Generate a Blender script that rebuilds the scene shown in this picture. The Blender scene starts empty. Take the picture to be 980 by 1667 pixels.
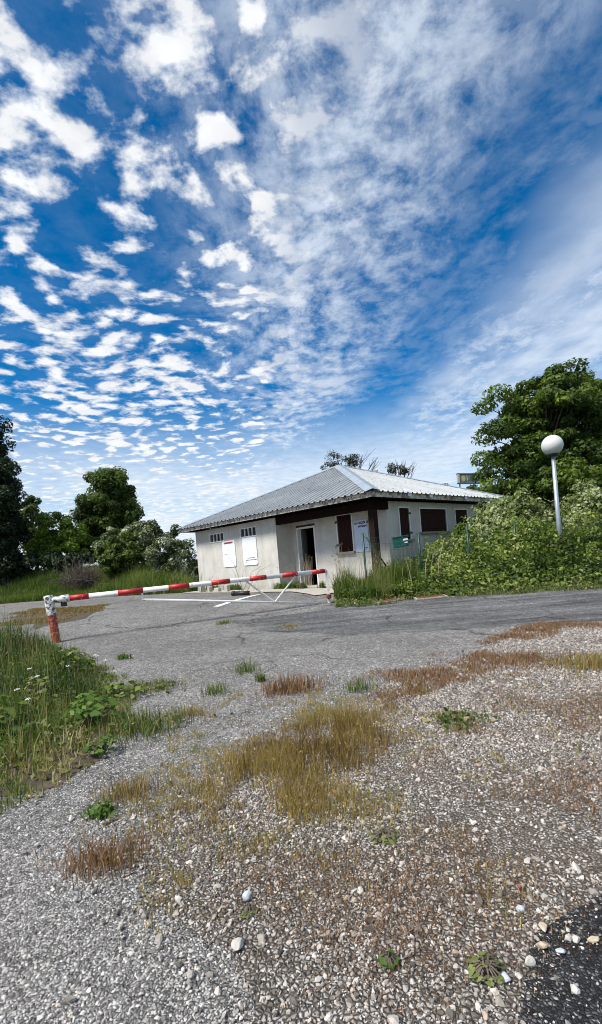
import bpy, bmesh, math, random
import numpy as np
from mathutils import Matrix, Vector
R = math.radians
rng = np.random.default_rng(7); random.seed(7)
scene = bpy.context.scene; COL = scene.collection

# ---------------------------------------------------------------- camera
EYE = 1.3
cam_d = bpy.data.cameras.new('camera'); cam = bpy.data.objects.new('camera', cam_d); COL.objects.link(cam)
cam_d.sensor_fit = 'VERTICAL'; cam_d.sensor_height = 36; cam_d.lens = 17.134; cam_d.shift_y = 0.0499
cam_d.clip_start = 0.05; cam_d.clip_end = 5000
cam.matrix_world = Matrix.Translation((0, 0, EYE)) @ Matrix.Rotation(math.pi/2 - .0073, 4, 'X') @ Matrix.Rotation(-.0833, 4, 'Z')
scene.camera = cam

# ---------------------------------------------------------------- node helper
class NT:
    def __init__(s, tree): s.t = tree; s.n = tree.nodes; s.l = tree.links
    def new(s, typ, **kw):
        nd = s.n.new(typ)
        for k, v in kw.items(): setattr(nd, k, v)
        return nd
    def set(s, sock, v):
        if isinstance(v, bpy.types.NodeSocket): s.l.new(v, sock)
        elif v is not None: sock.default_value = v
    def math(s, op, a, b=None, c=None, clamp=False):
        nd = s.new('ShaderNodeMath', operation=op); nd.use_clamp = clamp
        for i, v in enumerate((a, b, c)): s.set(nd.inputs[i], v)
        return nd.outputs[0]
    def vmath(s, op, a, b=None):
        nd = s.new('ShaderNodeVectorMath', operation=op)
        s.set(nd.inputs[0], a); s.set(nd.inputs[1], b); return nd.outputs[0]
    def noise(s, vec, scale, detail=4, rough=.55, dist=0, out=0):
        nd = s.new('ShaderNodeTexNoise'); s.set(nd.inputs['Vector'], vec)
        nd.inputs['Scale'].default_value = scale; nd.inputs['Detail'].default_value = detail
        nd.inputs['Roughness'].default_value = rough; nd.inputs['Distortion'].default_value = dist
        return nd.outputs[out]
    def voro(s, vec, scale, feature='F1', out='Distance', rnd=1):
        nd = s.new('ShaderNodeTexVoronoi', feature=feature); s.set(nd.inputs['Vector'], vec)
        nd.inputs['Scale'].default_value = scale; nd.inputs['Randomness'].default_value = rnd
        return nd.outputs[out]
    def ramp(s, fac, stops, interp='LINEAR'):
        nd = s.new('ShaderNodeValToRGB'); nd.color_ramp.interpolation = interp; e = nd.color_ramp.elements
        while len(e) < len(stops): e.new(.5)
        for el, (p, c) in zip(e, stops):
            el.position = p; el.color = (c, c, c, 1) if isinstance(c, (int, float)) else (*c, 1)
        s.set(nd.inputs[0], fac); return nd.outputs[0]
    def mix(s, fac, a, b, mode='MIX'):
        nd = s.new('ShaderNodeMix', data_type='RGBA', blend_type=mode)
        s.set(nd.inputs[0], fac)
        for i, v in ((6, a), (7, b)):
            if isinstance(v, tuple): v = (*v[:3], 1)
            s.set(nd.inputs[i], v)
        return nd.outputs[2]
    def map(s, v, a, b, c=0, d=1, smooth=False):
        nd = s.new('ShaderNodeMapRange'); nd.clamp = True
        if smooth: nd.interpolation_type = 'SMOOTHSTEP'
        for i, q in enumerate((v, a, b, c, d)): s.set(nd.inputs[i], q)
        return nd.outputs[0]
    def sep(s, v):
        nd = s.new('ShaderNodeSeparateXYZ'); s.set(nd.inputs[0], v); return nd.outputs
    def comb(s, x, y, z):
        nd = s.new('ShaderNodeCombineXYZ')
        for i, q in enumerate((x, y, z)): s.set(nd.inputs[i], q)
        return nd.outputs[0]

# ---------------------------------------------------------------- world: daylight sky with altocumulus streets
SUN_EL, SUN_AZ = R(54), R(-122)          # azimuth from +Y towards +X: from the left and a little behind the camera
w = bpy.data.worlds.new('World'); scene.world = w; w.use_nodes = True
g = NT(w.node_tree); g.n.clear()
sky = g.new('ShaderNodeTexSky', sky_type='NISHITA'); sky.sun_disc = False
sky.sun_elevation = SUN_EL; sky.sun_rotation = SUN_AZ; sky.altitude = 1500; sky.air_density = 1.0; sky.dust_density = .3; sky.ozone_density = 3.0
D = g.new('ShaderNodeTexCoord').outputs['Generated']
dx, dy, dz = g.sep(D)
zz = g.math('ADD', g.math('MAXIMUM', dz, .0), .045)
P = g.comb(g.math('DIVIDE', dx, zz), g.math('DIVIDE', dy, zz), 0.0)
Px, Py, _ = g.sep(P)
hs = g.new('ShaderNodeHueSaturation'); hs.inputs['Saturation'].default_value = 1.45; hs.inputs['Value'].default_value = .82; hs.inputs['Hue'].default_value = .486
g.l.new(sky.outputs[0], hs.inputs['Color']); blue = g.mix(1, hs.outputs[0], (.07, .98, 1.16), 'MULTIPLY')
wob = g.noise(P, 1.6, 2, .5, out=1)
Pw = g.vmath('ADD', P, g.vmath('MULTIPLY', g.vmath('SUBTRACT', wob, (.5, .5, .5)), (.22, .22, 0)))
n2 = g.noise(g.vmath('MULTIPLY', P, (1.0, .75, 1)), 1.5, 3, .5)
lane = g.math('ADD', g.math('ADD', Px, g.math('MULTIPLY', Py, .10)), g.math('MULTIPLY', g.math('SUBTRACT', g.noise(P, .9, 3), .5), .55))
# rounded puffs fill the left lanes, a mottled veil the right ones
v1 = g.voro(g.vmath('ADD', Pw, g.vmath('MULTIPLY', g.vmath('SUBTRACT', g.noise(P, 9, 4, .6, out=1), (.5, .5, .5)), (.12, .12, 0))), 10.5, 'SMOOTH_F1')
n1 = g.noise(Pw, 12.5, 7, .58)
puff = g.math('ADD', g.math('MULTIPLY', g.math('SUBTRACT', .50, v1), .85), g.math('MULTIPLY', g.math('SUBTRACT', n1, .5), 1.25))
puff = g.math('ADD', puff, g.math('MULTIPLY', g.math('SUBTRACT', n2, .5), .62))
wl = g.ramp(g.map(lane, -3, 3), [(0, 1), (.515, 1), (.56, .35), (.62, .12), (1, .12)])
puff = g.math('MULTIPLY', g.map(puff, -.08, .32, 0, 1, True), wl)
fine = g.noise(g.vmath('MULTIPLY', Pw, (1, .8, 1)), 10, 8, .66)
vw = g.ramp(g.map(lane, -3, 3), [(0, .06), (.46, .06), (.51, .55), (.55, .88), (.59, .62), (.62, .16), (.65, .22), (.685, .7), (.77, .8), (1, .6)])
veil = g.math('MULTIPLY', g.map(g.math('ADD', fine, g.math('MULTIPLY', n2, .55)), .56, .98, .0, 1, True), vw)
smooth = g.math('MULTIPLY', g.map(g.noise(g.vmath('MULTIPLY', Pw, (1.0, .45, 1)), 2.4, 6, .55), .30, .62, .25, 1, True), g.ramp(g.map(lane, -3, 3), [(0, 0), (.64, 0), (.70, .85), (1, .8)]))
veil = g.math('MAXIMUM', veil, smooth)
far = g.map(dz, .13, .33, 1, 0, True)
low = g.math('MULTIPLY', far, g.map(g.noise(g.vmath('MULTIPLY', P, (.35, .22, 1)), 1.3, 5, .6), .32, .54, .66, 1.0, True))
alpha = g.math('MAXIMUM', g.math('MAXIMUM', puff, veil), g.math('MULTIPLY', low, .96))
alpha = g.math('MINIMUM', alpha, .96)
cshade = g.map(g.noise(Pw, 9, 4), .3, .75, .84, 1.06)
cloud = g.mix(1, g.mix(puff, (5.7, 6.4, 7.3), (7.1, 7.2, 7.35)), g.comb(cshade, cshade, cshade), 'MULTIPLY')
skycol = g.mix(alpha, blue, cloud)
bg = g.new('ShaderNodeBackground'); bg.inputs['Strength'].default_value = .1
g.l.new(skycol, bg.inputs['Color']); wo = g.new('ShaderNodeOutputWorld'); g.l.new(bg.outputs[0], wo.inputs[0])

# ---------------------------------------------------------------- sun, veiled by thin cloud
sd = bpy.data.lights.new('sun', 'SUN'); sd.energy = 4.4; sd.angle = R(17); sd.color = (1, .95, .87)
sun = bpy.data.objects.new('sun', sd); COL.objects.link(sun)
sv = Vector((math.sin(SUN_AZ)*math.cos(SUN_EL), math.cos(SUN_AZ)*math.cos(SUN_EL), math.sin(SUN_EL)))
sun.rotation_euler = sv.to_track_quat('Z', 'Y').to_euler(); sun.location = (0, 0, 30)

vs = scene.view_settings; vs.view_transform = 'Standard'; vs.look = 'None'; vs.gamma = 1; vs.exposure = 0.53; vs.use_curve_mapping = False
scene.cycles.filter_width = 1.0

# ---------------------------------------------------------------- materials
MAT = {}
def mat(name):
    def deco(fn):
        m = bpy.data.materials.new(name); m.use_nodes = True; t = NT(m.node_tree)
        b = m.node_tree.nodes['Principled BSDF']; pos = t.new('ShaderNodeNewGeometry').outputs['Position']
        fn(t, b, pos, m); MAT[name] = m; return fn
    return deco
def inp(b, **kw):
    for k, v in kw.items():
        s = b.inputs[k.replace('_', ' ')]
        if isinstance(v, tuple) and len(v) == 3: v = (*v, 1)
        s.default_value = v
def bump(t, b, h, strength=.3, dist=.01):
    n = t.new('ShaderNodeBump'); n.inputs['Strength'].default_value = strength; n.inputs['Distance'].default_value = dist
    t.l.new(h, n.inputs['Height']); t.l.new(n.outputs[0], b.inputs['Normal'])
def simple(name, col, rough=.7, metal=0, var=.15, scale=12):
    @mat(name)
    def _(t, b, pos, m):
        n = t.noise(pos, scale, 5)
        f = t.map(n, .3, .7, 1-var, 1+var)
        t.l.new(t.mix(1, col, t.comb(f, f, f), 'MULTIPLY'), b.inputs['Base Color']); inp(b, Roughness=rough, Metallic=metal)
        bump(t, b, n, .15, .004)
def leafmat(name, stops, trans=.35, rough=.55, spec=.35):
    @mat(name)
    def _(t, b, pos, m):
        at = t.new('ShaderNodeAttribute', attribute_name='tint')
        c = t.ramp(at.outputs['Fac'], stops)
        t.l.new(c, b.inputs['Base Color']); inp(b, Roughness=rough); b.inputs['Specular IOR Level'].default_value = spec
        tr = t.new('ShaderNodeBsdfTranslucent'); t.l.new(t.mix(1, c, (1.0, 1.15, .55), 'MULTIPLY'), tr.inputs[0])
        mx = t.new('ShaderNodeMixShader'); mx.inputs[0].default_value = trans
        t.l.new(b.outputs[0], mx.inputs[1]); t.l.new(tr.outputs[0], mx.inputs[2])
        t.l.new(mx.outputs[0], t.n['Material Output'].inputs[0])

def asphalt(name, tones, gap, scale=75, streak=.0):
    @mat(name)
    def _(t, b, pos, m):
        cell = t.voro(pos, scale, out='Color'); d = t.voro(pos, scale, 'DISTANCE_TO_EDGE')
        c = t.ramp(t.sep(cell)[0], tones)
        big = t.noise(pos, .55, 6, .62); mid = t.noise(pos, 3.5, 5, .65)
        c = t.mix(t.map(d, .0, .16, 1, 0), c, gap)
        f = t.math('MULTIPLY', t.map(big, .3, .7, .70, 1.18), t.map(mid, .3, .7, .84, 1.12))
        wv = t.vmath('ADD', pos, t.vmath('MULTIPLY', t.noise(pos, 1.3, 4, out=1), (.9, .9, 0)))
        ck = t.math('MULTIPLY', t.map(t.voro(wv, .42, 'DISTANCE_TO_EDGE'), .004, .012, 1, 0), t.map(t.noise(pos, .6, 2), .45, .55))
        c = t.mix(t.math('MULTIPLY', ck, .75), c, (.045, .04, .035))
        if streak:
            sx = t.noise(t.vmath('MULTIPLY', pos, (.25, 2.2, 1)), 1.0, 5, .65)
            f = t.math('MULTIPLY', f, t.map(sx, .35, .65, 1-streak, 1+streak))
        c = t.mix(1, c, t.comb(f, f, f), 'MULTIPLY')
        sp = t.map(t.sep(t.voro(pos, 26, out='Color'))[0], 0, 1, .72, 1.30); c = t.mix(1, c, t.comb(sp, sp, sp), 'MULTIPLY')
        fine = t.noise(pos, 120, 3); ff = t.map(fine, .3, .7, .66, 1.34)
        c = t.mix(1, c, t.comb(ff, ff, ff), 'MULTIPLY')
        t.l.new(c, b.inputs['Base Color']); inp(b, Roughness=.9); b.inputs['Specular IOR Level'].default_value = .2
        bump(t, b, t.math('ADD', t.map(d, 0, .35), t.math('MULTIPLY', cell, .5)), .9, .008)
asphalt('lot', [(0, (.14, .136, .13)), (.35, (.26, .253, .243)), (.7, (.35, .34, .325)), (1, (.49, .475, .45))], (.09, .087, .084))
asphalt('road', [(0, (.09, .091, .094)), (.5, (.175, .177, .18)), (1, (.32, .32, .315))], (.07, .07, .072), streak=.45)
asphalt('patch', [(0, (.022, .022, .024)), (.6, (.05, .05, .052)), (.85, (.10, .10, .102)), (1, (.3, .3, .3))], (.015, .015, .016), 95)

@mat('gravelbed')
def _(t, b, pos, m):
    cell = t.voro(pos, 55, out='Color'); d = t.voro(pos, 55, 'DISTANCE_TO_EDGE')
    c = t.ramp(t.sep(cell)[1], [(0, (.11, .095, .08)), (.4, (.23, .205, .18)), (.75, (.40, .37, .335)), (1, (.56, .54, .50))])
    c = t.mix(t.map(d, 0, .2, 1, 0), c, (.045, .033, .024))
    c = t.mix(t.map(t.noise(pos, 1.6, 6, .7), .48, .64, .05, .75), c, (.135, .098, .068))
    t.l.new(c, b.inputs['Base Color']); inp(b, Roughness=.95); bump(t, b, t.map(d, 0, .35), 1, .012)
@mat('soil')
def _(t, b, pos, m):
    n = t.noise(pos, 9, 7, .65)
    t.l.new(t.ramp(n, [(.25, (.025, .019, .012)), (.5, (.06, .046, .028)), (.75, (.13, .098, .06))]), b.inputs['Base Color'])
    inp(b, Roughness=.95); bump(t, b, n, .8, .03)
@mat('meadow')
def _(t, b, pos, m):
    n = t.noise(pos, 1.2, 8, .7)
    t.l.new(t.ramp(n, [(.3, (.03, .045, .012)), (.5, (.05, .07, .02)), (.7, (.10, .085, .035))]), b.inputs['Base Color'])
    inp(b, Roughness=.95); bump(t, b, n, .8, .05)
@mat('stone')
def _(t, b, pos, m):
    r = t.new('ShaderNodeObjectInfo').outputs['Random']
    c = t.ramp(r, [(0, (.05, .045, .04)), (.22, (.16, .14, .12)), (.45, (.29, .262, .232)), (.66, (.40, .368, .33)), (.84, (.53, .505, .47)), (.92, (.36, .265, .19)), (1, (.64, .625, .60))])
    n = t.noise(pos, 70, 5); f = t.map(n, .3, .7, .72, 1.2)
    t.l.new(t.mix(1, c, t.comb(f, f, f), 'MULTIPLY'), b.inputs['Base Color']); inp(b, Roughness=.85)
@mat('chip')
def _(t, b, pos, m):
    r = t.new('ShaderNodeObjectInfo').outputs['Random']
    c = t.ramp(r, [(0, (.045, .042, .04)), (.28, (.15, .145, .14)), (.55, (.29, .28, .27)), (.85, (.46, .44, .415)), (.95, (.60, .58, .55)), (1, (.5, .42, .33))])
    n = t.noise(pos, 90, 4); f = t.map(n, .3, .7, .75, 1.2)
    t.l.new(t.mix(1, c, t.comb(f, f, f), 'MULTIPLY'), b.inputs['Base Color']); inp(b, Roughness=.85)
@mat('plaster')
def _(t, b, pos, m):
    n = t.noise(pos, 1.1, 6, .62); f = t.noise(pos, 26, 5, .7)
    st = t.noise(t.vmath('MULTIPLY', pos, (3.2, 3.2, .35)), 1.5, 5, .65)
    c = t.ramp(n, [(.3, (.43, .41, .37)), (.55, (.53, .515, .475)), (.75, (.60, .59, .56))])
    c = t.mix(t.map(st, .50, .72, 0, .5), c, (.30, .275, .23)); c = t.mix(t.map(t.noise(pos, 2.7, 7, .72), .55, .70, 0, .6), c, (.38, .34, .27))
    z = t.sep(pos)[2]
    c = t.mix(t.math('MULTIPLY', t.map(z, .35, 1.0, .8, 0), t.map(t.noise(pos, 4, 5, .7), .38, .62)), c, (.27, .245, .19))
    k = t.map(f, .3, .7, .9, 1.07); c = t.mix(1, c, t.comb(k, k, k), 'MULTIPLY')
    sp = t.voro(pos, 2.1); c = t.mix(t.map(sp, .035, .05, .8, 0), c, (.16, .13, .11))
    t.l.new(c, b.inputs['Base Color']); inp(b, Roughness=.92); bump(t, b, f, .5, .008)
@mat('roofsteel')
def _(t, b, pos, m):
    n = t.noise(pos, 1.0, 6, .65); st = t.noise(t.vmath('MULTIPLY', pos, (2.4, 2.4, 2.4)), 3, 5, .7)
    c = t.ramp(n, [(.3, (.21, .235, .255)), (.6, (.29, .31, .325)), (.8, (.38, .395, .41))])
    c = t.mix(t.map(st, .48, .72, 0, .6), c, (.15, .145, .138))
    z = t.sep(pos)[2]
    rr = t.math('MULTIPLY', t.map(z, 4.45, 4.9), t.map(t.noise(pos, 2.6, 4, .7), .50, .58))
    c = t.mix(t.math('MULTIPLY', rr, .85), c, (.26, .11, .045))
    t.l.new(c, b.inputs['Base Color']); inp(b, Roughness=.55, Metallic=.12); bump(t, b, st, .1, .01)
@mat('capsteel')
def _(t, b, pos, m):
    n = t.noise(pos, 3, 5); t.l.new(t.ramp(n, [(.3, (.26, .31, .36)), (.7, (.36, .405, .45))]), b.inputs['Base Color']); inp(b, Roughness=.42, Metallic=.25)
@mat('fascia')
def _(t, b, pos, m):
    n = t.noise(pos, 7, 6, .7)
    t.l.new(t.ramp(n, [(.3, (.10, .07, .05)), (.43, (.22, .17, .135)), (.50, (.50, .47, .43)), (.7, (.66, .63, .59))]), b.inputs['Base Color']); inp(b, Roughness=.85); bump(t, b, n, .4, .01)
@mat('brownwood')
def _(t, b, pos, m):
    n = t.noise(t.vmath('MULTIPLY', pos, (14, 14, 1.2)), 2.2, 5, .6)
    t.l.new(t.ramp(n, [(.3, (.016, .0055, .004)), (.6, (.032, .011, .008)), (.8, (.055, .022, .015))]), b.inputs['Base Color']); inp(b, Roughness=.85); b.inputs['Specular IOR Level'].default_value = .15; bump(t, b, n, .3, .006)
@mat('dark_shaded_wood')  # dark brown wood, with the shadow under the eaves put into its colour
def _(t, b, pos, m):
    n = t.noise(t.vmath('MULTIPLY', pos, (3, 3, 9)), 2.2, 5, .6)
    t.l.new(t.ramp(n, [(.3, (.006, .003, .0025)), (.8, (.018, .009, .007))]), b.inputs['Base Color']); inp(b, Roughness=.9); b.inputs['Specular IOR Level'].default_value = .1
@mat('postwood')
def _(t, b, pos, m):
    n = t.noise(t.vmath('MULTIPLY', pos, (16, 16, 1.5)), 2, 5, .6); z = t.sep(pos)[2]
    c = t.ramp(n, [(.3, (.009, .005, .004)), (.7, (.024, .013, .010))])
    pl = t.math('MULTIPLY', t.map(z, .7, 1.75, 1, 0), t.map(t.noise(pos, 16, 5, .7), .50, .58))
    t.l.new(t.mix(pl, c, (.20, .145, .10)), b.inputs['Base Color']); inp(b, Roughness=.9); b.inputs['Specular IOR Level'].default_value = .15; bump(t, b, n, .3, .006)
def flaking(name, paint, under, thr=.6, scale=9):
    @mat(name)
    def _(t, b, pos, m):
        n = t.noise(pos, scale, 7, .68); n2 = t.noise(pos, scale*.5, 4)
        c = t.mix(t.map(n, thr, thr+.03), paint, under)
        f = t.map(n2, .3, .7, .8, 1.12); c = t.mix(1, c, t.comb(f, f, f), 'MULTIPLY')
        t.l.new(c, b.inputs['Base Color']); inp(b, Roughness=.5); bump(t, b, t.map(n, thr-.02, thr+.03, 1, 0), .35, .004)
flaking('redpaint', (.42, .012, .014), (.66, .60, .55), .60)
flaking('whitepaint', (.78, .77, .74), (.22, .15, .11), .59)
flaking('redold', (.24, .022, .016), (.46, .17, .10), .53, 22)
flaking('whiteold', (.74, .74, .71), (.10, .085, .075), .51, 20)
flaking('rustwhite', (.72, .70, .66), (.26, .09, .035), .60, 11)
simple('whitepanel', (.72, .75, .80), .4, 0, .06); simple('paleblue', (.50, .58, .72), .45, 0, .05)
simple('whiteframe', (.70, .70, .69), .5, 0, .1); simple('ink', (.012, .014, .05), .6, 0, .05); simple('grey_ink', (.10, .11, .13), .6, 0, .1)
simple('redstrip', (.30, .035, .02), .6, 0, .25, 40); simple('black', (.012, .012, .013), .5, 0, .2); simple('dark', (.02, .018, .017), .8, 0, .2)
simple('doorleaf', (.42, .43, .42), .5, 0, .12); simple('concrete', (.36, .335, .29), .9, 0, .22, 6); simple('sill', (.25, .225, .185), .9, 0, .25, 14)
simple('greensteel', (.004, .042, .03), .45, .1, .25); simple('greenbox', (.004, .075, .055), .4, 0, .6, 22); simple('galv', (.42, .47, .53), .42, .6, .12)
simple('globe', (.55, .555, .55), .4, 0, .05, 3); simple('lineWhite', (.66, .66, .64), .85, 0, .22, 18); simple('rustplate', (.15, .038, .022), .85, 0, .4, 16)
simple('billframe', (.10, .09, .12), .6, 0, .1); simple('billface', (.15, .17, .165), .6, 0, .2); simple('billyellow', (.38, .39, .15), .6, 0, .1); simple('billgrey', (.40, .42, .42), .6, 0, .1)
simple('bark', (.055, .042, .032), .9, 0, .4, 14); simple('twig', (.105, .082, .066), .9, 0, .35, 9); simple('paletwig', (.30, .25, .19), .9, 0, .2, 9)
simple('petal', (.68, .68, .64), .7, 0, .1); simple('wire', (.05, .12, .09), .5, .3, .1); simple('palestone', (.36, .345, .30), .9, 0, .2, 12); simple('redscrap', (.25, .05, .03), .6, 0, .1)
leafmat('leaf_tree', [(0, (.022, .044, .007)), (.5, (.078, .132, .018)), (1, (.17, .235, .036))], .45)
leafmat('leaf_dark', [(0, (.008, .017, .006)), (.6, (.020, .040, .012)), (1, (.042, .070, .020))], .25)
leafmat('leaf_mid', [(0, (.024, .044, .008)), (.5, (.078, .124, .021)), (1, (.155, .205, .042))], .42)
leafmat('leaf_lime', [(0, (.05, .09, .01)), (.5, (.13, .21, .02)), (1, (.22, .31, .035))], .45)
leafmat('leaf_bramble', [(0, (.040, .066, .011)), (.5, (.115, .17, .024)), (.85, (.20, .26, .045)), (1, (.33, .36, .13))], .4)
leafmat('leaf_pale', [(0, (.045, .068, .016)), (.35, (.125, .168, .045)), (.7, (.23, .275, .10)), (1, (.42, .45, .26))], .36)
leafmat('leaf_blossom', [(0, (.03, .048, .012)), (.5, (.085, .115, .035)), (.72, (.18, .21, .09)), (.8, (.40, .42, .33)), (1, (.56, .57, .49))], .34)
leafmat('leaf_pine', [(0, (.012, .018, .008)), (1, (.045, .05, .02))], .15)
leafmat('blade_green', [(0, (.04, .075, .012)), (.5, (.095, .155, .022)), (.85, (.15, .20, .04)), (1, (.33, .29, .13))], .45)
leafmat('blade_verge', [(0, (.035, .068, .012)), (.45, (.08, .135, .022)), (.7, (.16, .19, .05)), (.85, (.29, .23, .10)), (1, (.46, .38, .23))], .42)
leafmat('blade_dry', [(0, (.09, .05, .02)), (.35, (.22, .135, .045)), (.7, (.33, .22, .08)), (.88, (.38, .29, .13)), (1, (.13, .17, .035))], .35)
leafmat('blade_mixed', [(0, (.13, .075, .025)), (.35, (.31, .21, .07)), (.7, (.42, .32, .125)), (.85, (.27, .25, .07)), (1, (.13, .18, .03))], .42)
leafmat('blade_rust', [(0, (.10, .05, .025)), (.5, (.22, .115, .055)), (1, (.36, .22, .12))], .3)
leafmat('leaf_fresh', [(0, (.05, .11, .012)), (1, (.13, .22, .035))], .4)
leafmat('leaf_grey', [(0, (.12, .15, .04)), (1, (.24, .26, .09))], .35)

# ---------------------------------------------------------------- mesh helpers
def sstep(a, b, x):
    t = np.clip((x-a)/(b-a), 0, 1); return t*t*(3-2*t)
def terr(x, y):
    x = np.asarray(x, float); y = np.asarray(y, float)
    z = .345*sstep(8.5, 14.5, y)
    z = z + 1.6*sstep(0, 4.2, y - np.interp(x, [-30, -16, -13.3, -10, -6.3, -4.6], [25.6, 24.2, 23.8, 22.8, 20.6, 19.8]))*sstep(-4.4, -9.5, x)
    z = z + 2.0*sstep(40, 160, y)
    return z
def T(x, y): return float(terr(x, y))
def vnoise(x, y, seed=0):
    x = np.asarray(x, float); y = np.asarray(y, float)
    xi = np.floor(x).astype(np.int64); yi = np.floor(y).astype(np.int64); fx = x-xi; fy = y-yi
    fx = fx*fx*(3-2*fx); fy = fy*fy*(3-2*fy)
    def h(a, b):
        n = (a*374761393 + b*668265263 + seed*1442695041) & 0x7fffffff
        n = ((n ^ (n >> 13))*1274126177) & 0x7fffffff
        return ((n ^ (n >> 16)) & 0xffff)/65535.
    return (h(xi, yi)*(1-fx)+h(xi+1, yi)*fx)*(1-fy)+(h(xi, yi+1)*(1-fx)+h(xi+1, yi+1)*fx)*fy
def fbm(x, y, seed=0, o=4):
    s = 0; a = .5
    for i in range(o): s = s+a*vnoise(x*2**i, y*2**i, seed+i); a *= .5
    return s/(1-.5**o)
def np_mesh(name, V, F, tint=None):
    me = bpy.data.meshes.new(name); V = np.asarray(V, np.float32); F = np.asarray(F, np.int32); k = F.shape[1]
    me.vertices.add(len(V)); me.vertices.foreach_set('co', V.ravel())
    me.loops.add(F.size); me.loops.foreach_set('vertex_index', F.ravel())
    me.polygons.add(len(F)); me.polygons.foreach_set('loop_start', np.arange(0, F.size, k, dtype=np.int32))
    if tint is not None:
        a = me.attributes.new('tint', 'FLOAT', 'POINT'); a.data.foreach_set('value', np.asarray(tint, np.float32))
    me.update(calc_edges=True); me.validate(); return me
class MB:
    def __init__(s): s.v = []; s.f = []
    def poly(s, pts, faces):
        o = len(s.v); s.v += [tuple(map(float, p)) for p in pts]; s.f += [tuple(i+o for i in q) for q in faces]; return s
    def obox(s, o, a, b, c):
        o, a, b, c = (np.array(q, float) for q in (o, a, b, c))
        if np.dot(np.cross(a, b), c) < 0: a, b = b, a
        p = [o, o+a, o+a+b, o+b, o+c, o+a+c, o+a+b+c, o+b+c]
        return s.poly(p, [(0, 3, 2, 1), (4, 5, 6, 7), (0, 1, 5, 4), (1, 2, 6, 5), (2, 3, 7, 6), (3, 0, 4, 7)])
    def tube(s, pts, rad, n=10, cap=True):
        pts = [np.array(p, float) for p in pts]; m = len(pts)
        rad = [rad]*m if isinstance(rad, (int, float)) else list(rad); o = len(s.v)
        for i, p in enumerate(pts):
            d = pts[min(i+1, m-1)]-pts[max(i-1, 0)]; d = d/(np.linalg.norm(d)+1e-9)
            h = np.array([0, 0, 1.]) if abs(d[2]) < .9 else np.array([1., 0, 0])
            a = np.cross(d, h); a /= np.linalg.norm(a); b = np.cross(d, a)
            for k in range(n):
                t = 2*math.pi*k/n; s.v.append(tuple(p+rad[i]*(math.cos(t)*a+math.sin(t)*b)))
        for i in range(m-1):
            for k in range(n):
                k2 = (k+1) % n; s.f.append((o+i*n+k, o+(i+1)*n+k, o+(i+1)*n+k2, o+i*n+k2))
        if cap: s.f.append(tuple(o+k for k in range(n))); s.f.append(tuple(o+(m-1)*n+k for k in reversed(range(n))))
        return s
    def lathe(s, c, prof, n=24, seg=None):
        o = len(s.v); c = np.array(c, float); m = len(prof)
        for r, z in prof:
            for k in range(n):
                t = 2*math.pi*k/n; s.v.append((c[0]+r*math.cos(t), c[1]+r*math.sin(t), c[2]+z))
        for i in range(m-1):
            for k in range(n):
                k2 = (k+1) % n; s.f.append((o+i*n+k, o+i*n+k2, o+(i+1)*n+k2, o+(i+1)*n+k))
        s.f.append(tuple(o+k for k in reversed(range(n)))); s.f.append(tuple(o+(m-1)*n+k for k in range(n)))
        return s
    def build(s, name, m, parent=None, smooth=False, bevel=0):
        me = bpy.data.meshes.new(name); o = ORG.get(parent.name, (0, 0, 0)) if parent else (0, 0, 0)
        me.from_pydata([(a-o[0], b-o[1], c-o[2]) for a, b, c in s.v], [], s.f); me.update()
        return link(name, me, m, parent, smooth, bevel)
ORG = {}
def link(name, me, m, parent=None, smooth=False, bevel=0):
    ob = bpy.data.objects.new(name, me); COL.objects.link(ob)
    if m: me.materials.append(MAT[m])
    if parent: ob.parent = parent; ORG[ob.name] = ORG.get(parent.name, (0, 0, 0))
    else: ORG[ob.name] = (0, 0, 0)
    if smooth: me.polygons.foreach_set('use_smooth', [True]*len(me.polygons))
    if bevel:
        bm = ob.modifiers.new('bevel', 'BEVEL'); bm.width = bevel; bm.segments = 2; bm.limit_method = 'ANGLE'
    return ob
def tag(o, label, cat, group=None, kind=None):
    o['label'] = label; o['category'] = cat
    if group: o['group'] = group
    if kind: o['kind'] = kind
    return o
def thing(name, label, cat, loc, group=None):
    e = bpy.data.objects.new(name, None); COL.objects.link(e); e.location = loc; e.empty_display_size = .2
    ORG[e.name] = tuple(loc); return tag(e, label, cat, group)
def text_mesh(s, size, P, ex, ez):
    """flat lettering: baseline-left corner P, reading direction ex, up ez"""
    cu = bpy.data.curves.new('lettering', 'FONT'); cu.body = s; cu.size = size; cu.extrude = .001; cu.offset = size*.045
    tmp = bpy.data.objects.new('lettering', cu); COL.objects.link(tmp)
    bpy.context.view_layer.update(); me = bpy.data.meshes.new_from_object(tmp.evaluated_get(bpy.context.evaluated_depsgraph_get()))
    bpy.data.objects.remove(tmp)
    ex, ez = Vector(ex), Vector(ez); n = ex.cross(ez)
    M = Matrix(((ex.x, ez.x, n.x, P[0]), (ex.y, ez.y, n.y, P[1]), (ex.z, ez.z, n.z, P[2]), (0, 0, 0, 1)))
    me.transform(M); me.materials.clear(); return me
def part_mesh(name, me, m, parent):
    o = ORG[parent.name]; me.transform(Matrix.Translation((-o[0], -o[1], -o[2]))); return link(name, me, m, parent)

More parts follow.
